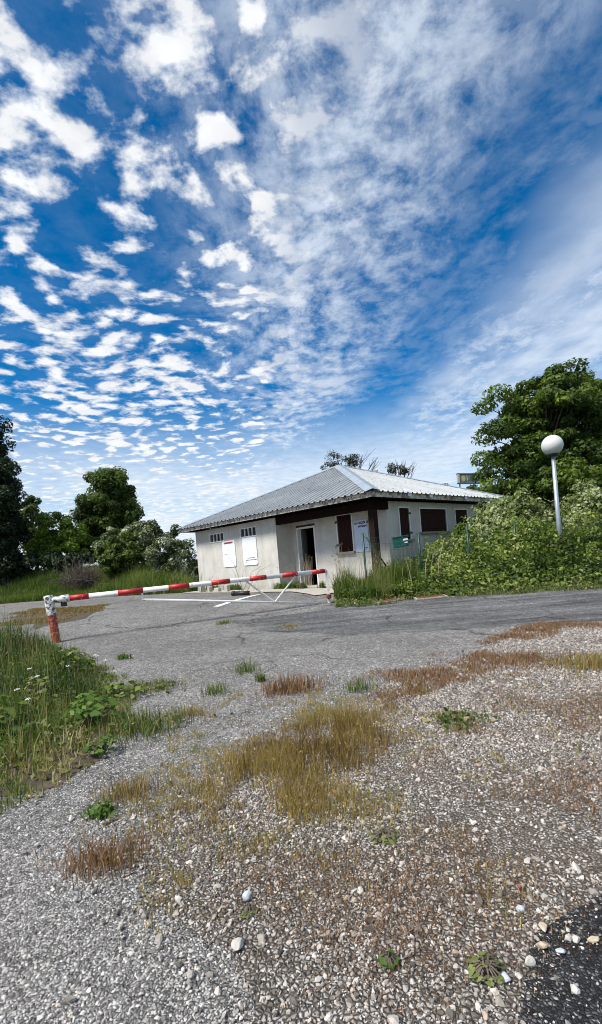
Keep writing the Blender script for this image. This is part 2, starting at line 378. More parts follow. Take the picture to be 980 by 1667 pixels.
# ---- sheets of ground with ragged outlines
def poly_sd(x, y, poly):
    p = np.array(poly, float); q = np.roll(p, -1, 0); d2 = np.full(x.shape, 1e18); ins = np.zeros(x.shape, bool)
    for (ax, ay), (bx, by) in zip(p, q):
        ex, ey = bx-ax, by-ay; t = np.clip(((x-ax)*ex+(y-ay)*ey)/(ex*ex+ey*ey+1e-12), 0, 1)
        d2 = np.minimum(d2, (x-ax-t*ex)**2+(y-ay-t*ey)**2)
        c = ((ay > y) != (by > y)) & (x < (bx-ax)*(y-ay)/(by-ay+1e-12)+ax); ins ^= c
    d = np.sqrt(d2); return np.where(ins, -d, d)
def ragged(x, y, poly, amp, freq, seed): return poly_sd(x, y, poly)+amp*(fbm(x*freq, y*freq, seed)-.5)*2
def sheet(name, poly, off, cell, amp, freq, m, seed=1):
    p = np.array(poly); x0, y0 = p.min(0)-amp; x1, y1 = p.max(0)+amp
    xs = np.arange(x0, x1+cell, cell); ys = np.arange(y0, y1+cell, cell); X, Y = np.meshgrid(xs, ys)
    S = ragged(X, Y, poly, amp, freq, seed); inn = S < 0
    keep = inn[:-1, :-1] | inn[1:, :-1] | inn[:-1, 1:] | inn[1:, 1:]
    e = cell*.1
    gx = (ragged(X+e, Y, poly, amp, freq, seed)-S)/e; gy = (ragged(X, Y+e, poly, amp, freq, seed)-S)/e
    gg = np.maximum(gx*gx+gy*gy, .7); st = np.where(inn, 0, np.minimum(S, cell)/gg)
    X2 = X-gx*st; Y2 = Y-gy*st
    V = np.stack([X2, Y2, terr(X2, Y2)+off], -1).reshape(-1, 3); nx = len(xs)
    jj, ii = np.nonzero(keep); b = jj*nx+ii; F = np.stack([b, b+1, b+1+nx, b+nx], 1)
    us, inv = np.unique(F, return_inverse=True); V = V[us]; F = inv.reshape(F.shape)
    ob = link(name, np_mesh(name, V, F), m, smooth=True); ob['kind'] = 'structure'; return ob

gr = np.unique(np.concatenate([np.arange(-60, 61, 1.), np.array([-2500, -1200, -600, -300, -150, -90, 90, 150, 300, 600, 1200, 2500])]))
X, Y = np.meshgrid(gr, gr); V = np.stack([X, Y, terr(X, Y)-.03], -1).reshape(-1, 3); nx = len(gr)
ii, jj = np.meshgrid(np.arange(nx-1), np.arange(nx-1)); b = (jj*nx+ii).ravel()
tag(link('ground', np_mesh('ground', V, np.stack([b, b+1, b+1+nx, b+nx], 1)), 'meadow', smooth=True), 'grassy ground spreading out around the house and car park', 'ground', kind='structure')

LOT = [(-30, -4), (14, -4), (14, 10.2), (6.6, 10.8), (2.9, 11.3), (.5, 11.7), (1.6, 13.3), (-4.6, 19.6), (-6.3, 20.6), (-10, 22.8), (-13.3, 23.8), (-30, 25.5)]
VERGE = [(-1.55, 3.0), (-1.62, 3.6), (-1.9, 4.75), (-2.5, 6.1), (-3.4, 7.4), (-4.75, 9.2), (-6.2, 9.9), (-9, 11), (-16, 12), (-16, 2.7), (-2.4, 2.85)]
GRAVEL = [(4.9, 7.25), (3.3, 7.45), (2.5, 6.5), (1.8, 5.6), (.8, 5.0), (.45, 4.3), (-.3, 3.6), (-.8, 2.85), (-.95, 2.3), (-.6, 1.8), (-.25, 1.45), (.05, 1.1), (.1, -1), (9, -1), (12, 6.6)]
ROAD = [(-1.5, 10.4), (.5, 10.95), (1.5, 11.17), (2.9, 11.22), (4.27, 11.05), (6.57, 10.7), (14, 9.8), (14, 6.0), (4.5, 7.3), (2.7, 7.55), (1.34, 7.8), (.55, 8.1), (-.21, 8.7), (-1.0, 9.4)]
PATCH = [(1.25, 1.85), (.96, 1.74), (.83, 1.68), (.68, 1.58), (.56, 1.43), (.45, 1.25), (.4, .3), (3, .3), (3, 2.2)]
tag(sheet('car_park', LOT, .004, .25, .15, 1.2, 'lot', 2), 'pale worn asphalt of the car park', 'asphalt')
tag(sheet('road', ROAD, .008, .08, .16, 1.5, 'road', 3), 'darker tarmac strip running from the barrier to the right', 'road')
tag(sheet('gravel_bed', GRAVEL, .010, .06, .13, 2.5, 'gravelbed', 4), 'brown gravel bed right of the asphalt', 'gravel')
tag(sheet('verge', VERGE, .008, .08, .14, 2.0, 'soil', 5), 'soil of the overgrown verge on the left', 'verge')
tag(sheet('asphalt_patch', PATCH, .014, .03, .05, 5, 'patch', 6), 'black asphalt patch in the near right corner', 'asphalt')
APRON = [(1.35, 13.35), (1.75, 13.75), (-4.3, 19.9), (-4.8, 19.4), (-2.2, 16.4), (-.4, 14.6), (.3, 13.0)]
tag(sheet('concrete_apron', APRON, .03, .08, .03, 2, 'concrete', 9), 'beige concrete apron along the house front', 'pavement')
tag(sheet('dry_soil', [(-7.9, 12.6), (-9.6, 17.2), (-6.4, 15.6), (-5.3, 12.4), (-6.4, 11.6)], .009, .1, .5, .9, 'soil', 10), 'brown patch of dry soil behind the hinge post', 'soil')

# ---- foliage builders
def unit(v): return v/(np.linalg.norm(v, axis=-1, keepdims=True)+1e-9)
def leaves(C, N, size, aspect=.6, tint=None, jitter=.6):
    """one rhombic leaf per point"""
    n = len(C); N = unit(N+rng.normal(0, jitter, (n, 3))); r = rng.normal(0, 1, (n, 3)); A = unit(np.cross(N, r)); B = np.cross(N, A)
    L = (size*np.clip(rng.lognormal(-.05, .3, n), .45, 1.8))[:, None]; A = A*L*.5; B = B*L*.5*aspect; fold = N*L*.10
    V = np.stack([C-A, C+B-A*.15+fold, C+A, C-B-A*.15+fold], 1).reshape(-1, 3)
    F = np.arange(n*4).reshape(n, 4)
    if tint is None: tint = rng.uniform(0, 1, n)
    return V, F, np.repeat(np.clip(tint, 0, 1), 4)
def leaf_obj(name, parts, m, parent):
    o = np.array(ORG[parent.name]); V = []; F = []; Tn = []; k = 0
    for v, f, t in parts: V.append(v-o); F.append(f+k); Tn.append(t); k += len(v)
    return link(name, np_mesh(name, np.concatenate(V), np.concatenate(F), np.concatenate(Tn)), m, parent)
def clump_pts(c, r, n, flat=.75, shell=.5):
    d = unit(rng.normal(0, 1, (n, 3))); rr = rng.uniform(shell**3, 1, n)**(1/3)
    return c+d*rr[:, None]*r*np.array([1, 1, flat]), d*np.array([1, 1, .8])+np.array([0, 0, .5])
def in_ellipsoids(ells, n, zmin=None, shell=.45):
    """clump centres scattered through the outer part of a union of ellipsoids"""
    out = []; vol = np.array([e[1][0]*e[1][1]*e[1][2] for e in ells]); cnt = np.maximum(1, (n*vol/vol.sum()).astype(int))
    for (c, r), k in zip(ells, cnt):
        d = unit(rng.normal(0, 1, (k, 3))); rr = rng.uniform(shell**2, 1, k)**.5
        out.append(np.array(c)+d*rr[:, None]*np.array(r))
    p = np.concatenate(out)
    return p[p[:, 2] > zmin] if zmin is not None else p
def tree(name, label, cat, base, ells, nclump, rclump, nleaf, lsize, m, trunk_r=.18, top=.7, flat=.75, zmin=None, group=None, aspect=.55, limbs=26, tj=.25, bark='bark', extra=None):
    t = thing(name, label, cat, base, group)
    zt = max(c[2]+r[2] for c, r in ells); base = np.array(base, float); H_ = zt-base[2]
    cc = in_ellipsoids(ells, nclump, zmin)
    if extra is not None: cc = np.concatenate([cc, np.array(extra)])
    cx = np.mean([c[0] for c, r in ells]); cy = np.mean([c[1] for c, r in ells])
    mb = MB(); tp = np.array([cx, cy, base[2]+H_*top]); q = [base+(tp-base)*k+np.array([math.sin(k*5)*.12, math.cos(k*4)*.1, 0])*(k > 0) for k in (0, .25, .5, .75, 1)]
    mb.tube(q, [trunk_r, trunk_r*.8, trunk_r*.62, trunk_r*.45, trunk_r*.25], 9)
    for c in cc[rng.permutation(len(cc))[:limbs]]:
        k = np.clip((c[2]-base[2])/H_*.75-.08, .12, .95)/top; k = min(k, .98); s = base+(tp-base)*k
        mid = (s+c)/2+np.array([0, 0, .12*np.linalg.norm(c-s)]); r0 = trunk_r*.34*(1-.5*k)
        mb.tube([s, mid, c], [r0, r0*.6, .012], 6)
    mb.build('trunk', bark, t, True)
    L = []
    for c in cc:
        r = rclump*rng.uniform(.6, 1.3); k = int(nleaf*rng.uniform(.7, 1.3)); C, N = clump_pts(c, r, k, flat)
        L.append(leaves(C, N, lsize, aspect, np.clip(rng.uniform(.1, .9)+rng.normal(0, tj, k), 0, 1)))
    leaf_obj('crown', L, m, t); return t
def blades(X, Y, h, wdt, lean=.3, tint=None, z=None, bend=.5):
    """curved grass blades: base pair, middle pair, tip"""
    n = len(X); Z = terr(X, Y) if z is None else z; h = np.broadcast_to(h, (n,))*rng.uniform(.6, 1.25, n); a = rng.uniform(0, 2*math.pi, n)
    dx_, dy_ = np.cos(a), np.sin(a); ln = np.abs(rng.normal(0, lean, n))*h
    p = rng.uniform(0, math.pi, n); wx, wy = np.cos(p)*wdt*.5, np.sin(p)*wdt*.5
    B = np.stack([X, Y, Z], 1); M_ = B+np.stack([dx_*ln*.35, dy_*ln*.35, h*.58], 1); Tp = B+np.stack([dx_*ln, dy_*ln, h*(1-bend*np.minimum(ln/h, 1)**2)], 1)
    Wd = np.stack([wx, wy, np.zeros(n)], 1)
    V = np.stack([B-Wd, B+Wd, M_+Wd*.75, M_-Wd*.75, Tp], 1).reshape(-1, 3); k = np.arange(n)*5
    F = np.concatenate([np.stack([k, k+1, k+2], 1), np.stack([k, k+2, k+3], 1), np.stack([k+3, k+2, k+4], 1)])
    if tint is None: tint = rng.uniform(0, 1, n)
    return V, F, np.repeat(np.clip(tint, 0, 1), 5)
def tri_leaves(*a, **k):
    V, F, t = leaves(*a, **k); return V, np.concatenate([F[:, [0, 1, 2]], F[:, [0, 2, 3]]]), t
def stuff_obj(name, parts, m, label, cat, kind='stuff'):
    V = []; F = []; Tn = []; k = 0
    for v, f, t in parts: V.append(v); F.append(f+k); Tn.append(t); k += len(v)
    return tag(link(name, np_mesh(name, np.concatenate(V), np.concatenate(F), np.concatenate(Tn)), m), label, cat, kind=kind)
def scatter(poly, n, amp=0, freq=1, seed=1, dens=None):
    p = np.array(poly); x0, y0 = p.min(0); x1, y1 = p.max(0); X = rng.uniform(x0, x1, n); Y = rng.uniform(y0, y1, n)
    k = ragged(X, Y, poly, amp, freq, seed) < 0
    if dens is not None: k &= rng.uniform(0, 1, n) < dens(X, Y)
    return X[k], Y[k]
def inview(X, Y, m=.7): return (np.abs(X) < Y*.70+m) & (Y > .8)


# ================================================================ THE HOUSE
A_ = .7662
P0 = np.array([2.1141, 14.0, 0]); U = np.array([-math.sin(A_), math.cos(A_), 0]); Vv = np.array([math.cos(A_), math.sin(A_), 0]); ZU = np.array([0, 0, 1.])
LA, LB, OV, ZE, ZW, ZA, ZB, DR, S1 = 9.36, 8.40, .50, 3.02, 2.83, 5.04, .345, .785, 4.169
def HP(s, t, z): return P0+s*U+t*Vv+z*ZU            # s along the left front, t along the right side, z up
house = thing('house', 'low white plastered house with a hipped ribbed metal roof', 'house', tuple(HP(LA/2, LB/2, ZB)))
def wall(name, o, ex, en, L, z0, z1, holes, th=.2, m='plaster'):
    """wall of thickness th: outer face through o along ex, outward normal en, with recessed openings (a0, a1, zb, zt)"""
    o, ex, en = (np.array(q, float) for q in (o, ex, en)); mb = MB()
    xs = sorted({0, L, *[h[0] for h in holes], *[h[1] for h in holes]}); zs = sorted({z0, z1, *[h[2] for h in holes], *[h[3] for h in holes]})
    q = lambda a, z, d: o+ex*a+ZU*z-en*d
    for a0, a1 in zip(xs, xs[1:]):
        for b0, b1 in zip(zs, zs[1:]):
            if any(h[0]-1e-6 < (a0+a1)/2 < h[1]+1e-6 and h[2] < (b0+b1)/2 < h[3] for h in holes): continue
            for d in (0, th): mb.poly([q(a0, b0, d), q(a1, b0, d), q(a1, b1, d), q(a0, b1, d)], [(0, 1, 2, 3)])
    for a0, a1, b0, b1 in [*holes, (0, L, z0, z1)]:
        for (c0, e0), (c1, e1) in (((a0, b0), (a1, b0)), ((a1, b0), (a1, b1)), ((a1, b1), (a0, b1)), ((a0, b1), (a0, b0))):
            mb.poly([q(c0, e0, 0), q(c1, e1, 0), q(c1, e1, th), q(c0, e0, th)], [(0, 1, 2, 3)])
    return mb.build(name, m, house)
VENTS = [(7.32, 8.26, 2.31, 2.60), (5.27, 6.18, 2.335, 2.62)]
Z0 = ZB-.35
# openings
WIN = (1.40, 2.01, 1.43, 2.617); DOOR = (3.04, 3.97, ZB+.02, 2.50)
NAR = (1.41, 1.934, 1.66, 2.63); BIG = (2.577, 4.204, 1.869, 2.618); THIRD = (4.87, 5.75, 1.3, 2.61)
wl_ = wall('wall', HP(S1, 0, 0), U, -Vv, LA-S1, Z0, ZW, [(a-S1, b-S1, c, d) for a, b, c, d in VENTS])
wall('wall', HP(S1, .2, 0), Vv, -U, DR-.2+.2, Z0, ZW-.002, [])
wall('wall', HP(0.2, DR, 0), U, -Vv, S1-.2-.002, Z0, ZW-.004, [(WIN[0]-.2, WIN[1]-.2, WIN[2], WIN[3]), (DOOR[0]-.2, DOOR[1]-.2, DOOR[2], DOOR[3])])
wall('wall', HP(0, DR, 0), Vv, -U, LB-DR, Z0, ZW-.001, [(a-DR, b-DR, c, d) for a, b, c, d in (NAR, BIG, THIRD)])
wall('wall', HP(LA, .2, 0), Vv, U, LB-.2, Z0, ZW-.003, [])
wall('wall', HP(.2, LB, 0), U, Vv, LA-.4, Z0, ZW-.005, [])
MB().obox(HP(.25, .25, ZB-.05), U*(LA-.5), Vv*(LB-.5), ZU*.05).build('floor', 'dark', house)
MB().obox(HP(.25, DR+.25, ZW-.08), U*(LA-.5), Vv*(LB-DR-.5), ZU*.05).build('ceiling', 'dark', house)
MB().obox(HP(.4, DR+2.6, ZB), U*(S1-.4), Vv*.08, ZU*(ZW-ZB-.1)).build('inner_wall', 'concrete', house)
MB().obox(HP(-.02, -.02, ZB-.3), U*(S1+.02), Vv*(DR+.02), ZU*.34).build('porch_floor', 'concrete', house)
# plinth edge trims (slightly proud corner beads)
# porch: post, beams, ceiling
post = MB().obox(HP(-.09, -.0, ZB+.04), U*.2, Vv*.2, ZU*(ZW-ZB-.30)).build('porch_post', 'postwood', house, bevel=.012)
MB().obox(HP(.11, .02, ZW-.26), U*(S1-.112), Vv*.16, ZU*.25).build('porch_beam', 'dark_shaded_wood', house)
MB().obox(HP(-.07, -.01, ZW-.258), U*.17, Vv*(DR+.004), ZU*.255).build('porch_beam', 'dark_shaded_wood', house)
MB().obox(HP(.12, .19, ZW-.03), U*(S1-.13), Vv*(DR-.2), ZU*.024).build('porch_ceiling', 'dark_shaded_wood', house)
# roof slopes of ribbed sheet
EC = [HP(-OV, -OV, ZE), HP(LA+OV, -OV, ZE), HP(LA+OV, LB+OV, ZE), HP(-OV, LB+OV, ZE)]; AP = HP(LA/2, LB/2, ZA)
def slope(E0, E1, name='roof_slope', pitch=.245):
    ex = E1-E0; L = np.linalg.norm(ex); ex = ex/L; tA = np.dot(AP-E0, ex); foot = E0+ex*tA; up = AP-foot; SL = np.linalg.norm(up); up = up/SL
    nrm = np.cross(ex, up); nrm = nrm if nrm[2] > 0 else -nrm
    prof = []; t = .0
    while t < L:
        for d, h in ((0, 0), (pitch*.62, 0), (pitch*.70, .036), (pitch*.92, .036)): prof.append((t+d, h))
        t += pitch
    prof = [p for p in prof if 0 <= p[0] <= L]+[(L, 0), (tA, 0)]; prof.sort()
    mb = MB(); pts = []
    for a, h in prof:
        wv = SL*min(a/tA, (L-a)/(L-tA)); nseg = 1
        pts += [E0+ex*a+nrm*h-up*.07, E0+ex*a+up*max(wv, 0)+nrm*h]
    fs = [(2*i, 2*i+2, 2*i+3, 2*i+1) for i in range(len(prof)-1)]
    # drop edge of the sheet so that it has thickness at the eave
    k = len(pts)
    for i in range(len(prof)): pts.append(pts[2*i]-nrm*.006)
    fs += [(2*i, k+i, k+i+1, 2*i+2) for i in range(len(prof)-1)]
    mb.poly(pts, fs); ob = mb.build(name, 'roofsteel', house)
    sc = MB()   # rows of screw heads on the ribs
    for row in (.3, 1.9, 3.5):
        a = pitch*.81
        while a < L:
            wv = SL*min(a/tA, (L-a)/(L-tA))
            if row < wv-.15:
                c = E0+ex*a+up*row+nrm*.036; sc.obox(c-ex*.011-up*.011, ex*.022, up*.022, nrm*.010)
            a += pitch*2
    so = sc.build('screw_heads', 'dark', ob); so['kind'] = 'stuff'
    return nrm
ns = [slope(EC[i], EC[(i+1) % 4]) for i in range(4)]
for i in range(4):                                    # hip caps: two thin wings folded over each hip
    E = EC[i]; h = AP-E; n1, n2 = ns[i], ns[i-1]; mb = MB(); hd = h/np.linalg.norm(h)
    for n_, sgn in ((n1, 1), (n2, -1)):
        side = np.cross(hd, n_)*sgn; c_ = (EC[(i+1) % 4] if sgn == 1 else EC[i-1])-E
        if np.dot(side, c_) < 0: side = -side
        up_ = (n1+n2)/2*.066; w_ = .20
        a0 = E-hd*.05+up_; a1 = AP+up_; lo = n_*.052
        mb.poly([a0, a1, a1+side*w_-up_+lo, a0+side*w_-up_+lo], [(0, 1, 2, 3)])
        mb.poly([a0+side*w_-up_+lo, a1+side*w_-up_+lo, a1+side*w_-up_+lo-n_*.03, a0+side*w_-up_+lo-n_*.03], [(0, 1, 2, 3)])
    mb.build('hip_cap', 'capsteel', house)
# fascia boards, soffits
for i in range(4):
    a, b = EC[i], EC[(i+1) % 4]; ex = (b-a)/np.linalg.norm(b-a); inn = np.cross(ZU, ex)
    if np.dot(inn, AP-a) < 0: inn = -inn
    L = np.linalg.norm(b-a); e = .03 if i % 2 == 0 else .056
    MB().obox(a+inn*.03+ex*e-ZU*.165, ex*(L-2*e), inn*.025, ZU*.145).build('fascia', 'fascia', house)
    MB().obox(a+inn*.058+ex*(e+.03)-ZU*.135, ex*(L-2*e-.06), inn*(OV-.06 if i % 2 else OV-.058), ZU*.02).build('soffit', 'dark_shaded_wood', house)
# gutter hooks along the left eave, steel blocks on the right one
hook = None
a, b = EC[0], EC[1]; ex = (b-a)/np.linalg.norm(b-a)
for k in range(19):
    q = a+ex*(.35+k*.52)
    if hook is None:
        mb = MB(); out = -Vv
        pr = [(-.0, -.03), (.035, -.05), (.05, -.085), (.035, -.115), (.0, -.125)]
        mb.tube([np.array(out)*(d-.03)+ZU*z+ex*(j*.01) for j, (d, z) in enumerate(pr)], .011, 5)
        hook = mb.build('gutter_hook', 'whiteold', house); hk = hook
    else:
        hk = hook.copy(); COL.objects.link(hk); hk.parent = house
    hk.location = Vector(q)-Vector(ORG[house.name])+Vector((0, 0, 0))
hook.data.transform(Matrix.Translation(Vector(ORG[house.name])))
for t_ in (1.24, 2.43, 4.70, 6.6):
    MB().obox(HP(-OV-.055, t_-.09, ZE-.13), U*.085, Vv*.18, ZU*.125).build('eave_bracket', 'galv', house, bevel=.008)
# vents of four cells in white frames
for a0, a1, z0, z1 in VENTS:
    q = lambda s, z, d: HP(s, -d, z)
    fr = MB(); fw = .035
    for s0, s1, y0, y1 in ((a0-fw, a1+fw, z1, z1+fw), (a0-fw, a1+fw, z0-fw, z0), (a0-fw, a0, z0+.001, z1-.001), (a1, a1+fw, z0+.001, z1-.001)):
        fr.obox(HP(s0, -.018, y0), U*(s1-s0), Vv*.06, ZU*(y1-y0))
    v_ = fr.build('vent', 'whiteframe', house)
    cw = (a1-a0)/4
    for k in (1, 2, 3): MB().obox(HP(a0+cw*k-.015, -.012, z0), U*.03, Vv*.05, ZU*(z1-z0)).build('mullion', 'whiteframe', v_)
    for k in range(4): MB().obox(HP(a0+cw*k+.02, .045, z0+.004), U*(cw-.04), Vv*.02, ZU*(z1-z0-.008)).build('dark_recess_plate', 'black', v_)  # flat black plates stand in for the darkness inside the vent cells
# door: white frame, transom, leaf ajar
a0, a1, z0, z1 = DOOR; fr = MB()
fr.obox(HP(a0+.002, DR-.02, z0), U*.06, Vv*.12, ZU*(z1-.13-z0)); fr.obox(HP(a1-.062, DR-.02, z0), U*.06, Vv*.12, ZU*(z1-.13-z0)); fr.obox(HP(a0+.002, DR-.021, z1-.129), U*(a1-a0-.004), Vv*.12, ZU*.06)
df = fr.build('door_frame', 'whiteframe', house)
MB().obox(HP(a0+.003, DR-.01, z1-.066), U*(a1-a0-.006), Vv*.10, ZU*.064).build('transom', 'dark', df)
th = R(121); hx = HP(a1-.066, DR+.10, z0+.01); dl = (-U*math.cos(th)+Vv*math.sin(th)); nl = np.cross(dl, ZU)
lf = MB().obox(hx, dl*.80, nl*.04, ZU*(z1-.15-z0)).build('door_leaf', 'doorleaf', house)
MB().tube([hx+dl*.74-nl*.05+ZU*1.0, hx+dl*.62-nl*.05+ZU*1.0], .012, 6).build('handle', 'galv', lf)
# shutters with boards, battens and hinges
def shutter(o, ex, en, L, z0, z1, n, sill=True, name='shutter', strap=True, fm='whiteframe'):
    o, ex, en = np.array(o, float), np.array(ex), np.array(en); q = lambda a, z, d: o+ex*a+ZU*z+en*d
    cs = MB(); fw = .045
    for a, b, c, d in ((-fw, L+fw, z1, z1+fw), (-fw, 0, z0, z1-.001), (L, L+fw, z0, z1-.001)): cs.obox(q(a, c, -.04), ex*(b-a), en*.052, ZU*(d-c))
    cs.build('window_surround', fm, house)
    g_ = .008; bw = L/n; root = None
    bk = MB().obox(q(.004, z0+.01, -.075), ex*(L-.008), en*.02, ZU*(z1-z0-.015)).build(name, 'dark', house)
    for k in range(n): MB().obox(q(bw*k+g_/2, z0+.012, -.053), ex*(bw-g_), en*.03, ZU*(z1-z0-.02)).build('board', 'brownwood', bk)
    for zc in (z0+(z1-z0)*.14, z0+(z1-z0)*.84): MB().obox(q(.03, zc, -.022), ex*(L-.06), en*.018, ZU*.07).build('batten', 'brownwood', bk)
    if strap:
        for zc in (z0+(z1-z0)*.17, z0+(z1-z0)*.80): MB().obox(q(L-.02 if strap > 0 else -.07, zc, .013), ex*.09, en*.03, ZU*.06).build('hinge', 'black', bk)
    if sill: MB().obox(q(-.09, z0-.075, -.12), ex*(L+.18), en*.22, ZU*.07).build('sill', 'sill', house, bevel=.008)
shutter(HP(WIN[0], DR, 0), U, -Vv, WIN[1]-WIN[0], WIN[2], WIN[3], 4, strap=1)
shutter(HP(0, NAR[0], 0), Vv, -U, NAR[1]-NAR[0], NAR[2], NAR[3], 3, strap=1)
shutter(HP(0, BIG[0], 0), Vv, -U, BIG[1]-BIG[0], BIG[2], BIG[3], 8, strap=0)
shutter(HP(0, THIRD[0], 0), Vv, -U, THIRD[1]-THIRD[0], THIRD[2], THIRD[3], 5, strap=0)

# ---- boards and sign fixed to the walls
def rounded_board(name, label, s0, s1, z0, z1, off, m, r=.07):
    t = thing(name, label, 'sign', tuple(HP((s0+s1)/2, off, z0))); pts = []
    for cx, cz, a0 in ((s1-r, z1-r, 0), (s0+r, z1-r, 90), (s0+r, z0+r, 180), (s1-r, z0+r, 270)):
        for k in range(6): a = R(a0+k*18); pts.append((cx+r*math.cos(a), cz+r*math.sin(a)))
    mb = MB(); n = len(pts); F = [HP(s, off-.03, z) for s, z in pts]; B = [HP(s, off-.002, z) for s, z in pts]
    mb.poly(F+B, [tuple(range(n)), tuple(range(2*n-1, n-1, -1))]+[(i, i+n, (i+1) % n+n, (i+1) % n) for i in range(n)])
    mb.build('panel', m, t); return t
bL = rounded_board('notice_board', 'white rounded notice board with a red strip along its top', 6.60, 7.43, 1.245, 2.265, 0, 'whitepanel')
MB().obox(HP(6.72, -.034, 2.15), U*.56, Vv*.006, ZU*.065).build('red_strip', 'redstrip', bL)
for s_, z_ in ((7.0, 1.90), (7.12, 1.73), (7.22, 1.73)): MB().obox(HP(s_, -.033, z_), U*.06, Vv*.004, ZU*.02).build('small_print', 'grey_ink', bL)
for k in range(4): MB().obox(HP(6.75+k*.15, -.0325, 1.33), U*.012, Vv*.002, ZU*.5).build('groove', 'paleblue', bL)
bR = rounded_board('notice_board', 'white rounded notice board with lines of dark small print at its foot', 5.29, 6.12, 1.25, 2.28, 0, 'whitepanel')
for k in range(4): MB().obox(HP(5.46+k*.16, -.0325, 1.55), U*.012, Vv*.002, ZU*.58).build('groove', 'paleblue', bR)
for z_, a_, b_ in ((1.50, 5.42, 5.88), (1.425, 5.33, 6.0), (1.36, 5.90, 6.0)):
    s_ = a_
    while s_ < b_-.02:
        w_ = random.uniform(.03, .07); MB().obox(HP(s_, -.033, z_), U*min(w_, b_-s_), Vv*.003, ZU*.032).build('small_print', 'grey_ink', bR); s_ += w_+.014
sg = thing('wall_sign', 'pale blue sign board headed LA CROIX between brown shutter and porch post', 'sign', tuple(HP(1.0, DR, 1.39)))
MB().obox(HP(.745, DR-.03, 1.385), U*.535, Vv*.028, ZU*.99).build('panel', 'paleblue', sg)
tm = text_mesh('LA CROIX D', .098, HP(1.262, DR-.033, 2.258), -U, ZU); part_mesh('lettering', tm, 'ink', sg)
tm = text_mesh('INFORMAT', .072, HP(1.12, DR-.033, 2.155), -U, ZU); part_mesh('lettering', tm, 'ink', sg)
for z_, a_, b_ in ((1.49, .80, .96), (1.445, .82, .95)): MB().obox(HP(a_, DR-.033, z_), U*(b_-a_), Vv*.003, ZU*.02).build('small_print', 'ink', sg)

# ================================================================ BARRIER
B0 = np.array([-4.991, 9.81, .905]); B1 = np.array([.5756, 11.76, .98]); BD = B1-B0; BL = np.linalg.norm(BD); BDn = BD/BL
BN = np.array([BD[1], -BD[0], 0]); BN /= np.linalg.norm(BN)
bar = thing('barrier_gate', 'red and white striped swing barrier across the car park entrance', 'barrier', (-5.04, 9.81, T(-5, 9.81)))
pz = T(-5.04, 9.81); lean = np.array([-.10, 0, 0]); pb = np.array([-5.03, 9.81, pz])
MB().tube([pb+ZU*-.1, pb+ZU*.56+lean*.55], .080, 18).build('post_base', 'redold', bar, False)
MB().tube([pb+ZU*.562+lean*.55, pb+ZU*.60+lean*.58, pb+ZU*.93+lean*.95, pb+ZU*.96+lean], [.085, .089, .091, .078], 18).build('post_head', 'whiteold', bar, False)
MB().tube([B0-BDn*.10, B0+BDn*.12, B0+BDn*.24, B0+BDn*.27], [.05, .078, .078, .064], 16).build('hinge_sleeve', 'whiteold', bar, True)
MB().tube([B0-ZU*.15+BDn*.15, B0-ZU*.07+BDn*.15], .06, 10).build('hinge_pin', 'black', bar)
beam = MB().tube([B0+BDn*.2, B1], [.056, .052], 16).build('beam', 'whitepaint', bar, True)
FR = [.045, .106, .201, .286, .375, .45, .532, .603, .68, .747, .812, .877, .938, .994]
for k in range(0, 13, 2):
    r0 = .0585-.004*FR[k]; r1 = .0585-.004*FR[k+1]
    MB().tube([B0+BD*FR[k], B0+BD*FR[k+1]], [r0, r1], 16).build('red_band', 'redpaint', beam, True)
Q = lambda x, y, z: np.array([x, y, z])
rl = MB().tube([Q(-3.42, 10.36, .735), Q(.315, 11.669, .225)], .026, 10).build('lower_rail', 'whitepaint', bar, True)
MB().tube([Q(-3.42, 10.36, .72), Q(-3.42, 10.36, .88)], .024, 8).build('hanger', 'whitepaint', bar)
MB().tube([Q(-.688, 11.317, .375), Q(-1.272, 11.113, .90)], .020, 8).build('brace', 'whitepaint', bar)
MB().tube([Q(-.668, 11.324, .375), Q(-.149, 11.506, .93)], .020, 8).build('brace', 'whitepaint', bar)
lp = thing('latch_post', 'thin rusty white latch post at the far end of the barrier', 'post', (.60, 11.77, T(.6, 11.77)))
zl = T(.6, 11.77)
MB().obox((.565, 11.735, zl-.05), (.07, 0, 0), (0, .06, 0), (0, 0, .84)).build('upright', 'rustwhite', lp, bevel=.006)
MB().obox((.50, 11.735, zl+.792), (.13, 0, 0), (0, .065, 0), (0, 0, .03)).build('catch_plate', 'rustwhite', lp)
MB().lathe((.60, 11.70, zl+.16), [(.03, -.05), (.06, -.03), (.06, .04), (.03, .06)], 10).build('rust_boss', 'rustplate', lp)

# ================================================================ LAMP, FENCE, SMALL THINGS
zl = T(6.9, 13); lamp = thing('street_lamp', 'grey lamp post with a white globe rising from the brambles', 'street lamp', (6.93, 13, zl))
MB().tube([(6.93, 13, zl-.1), (6.93, 13, 3.50)], [.062, .048], 16).build('pole', 'galv', lamp, True)
MB().lathe((6.93, 13, 3.47), [(.06, 0), (.12, .02), (.15, .05), (.15, .075), (.10, .08)], 20).build('collar', 'black', lamp)
r_ = .268; prof = [(.13, 0)]+[(r_*math.sin(R(a)), .240-r_*math.cos(R(a))) for a in range(36, 181, 8)]+[(.004, .240+r_)]
MB().lathe((6.93, 13, 3.535), prof, 32).build('globe', 'globe', lamp, True)

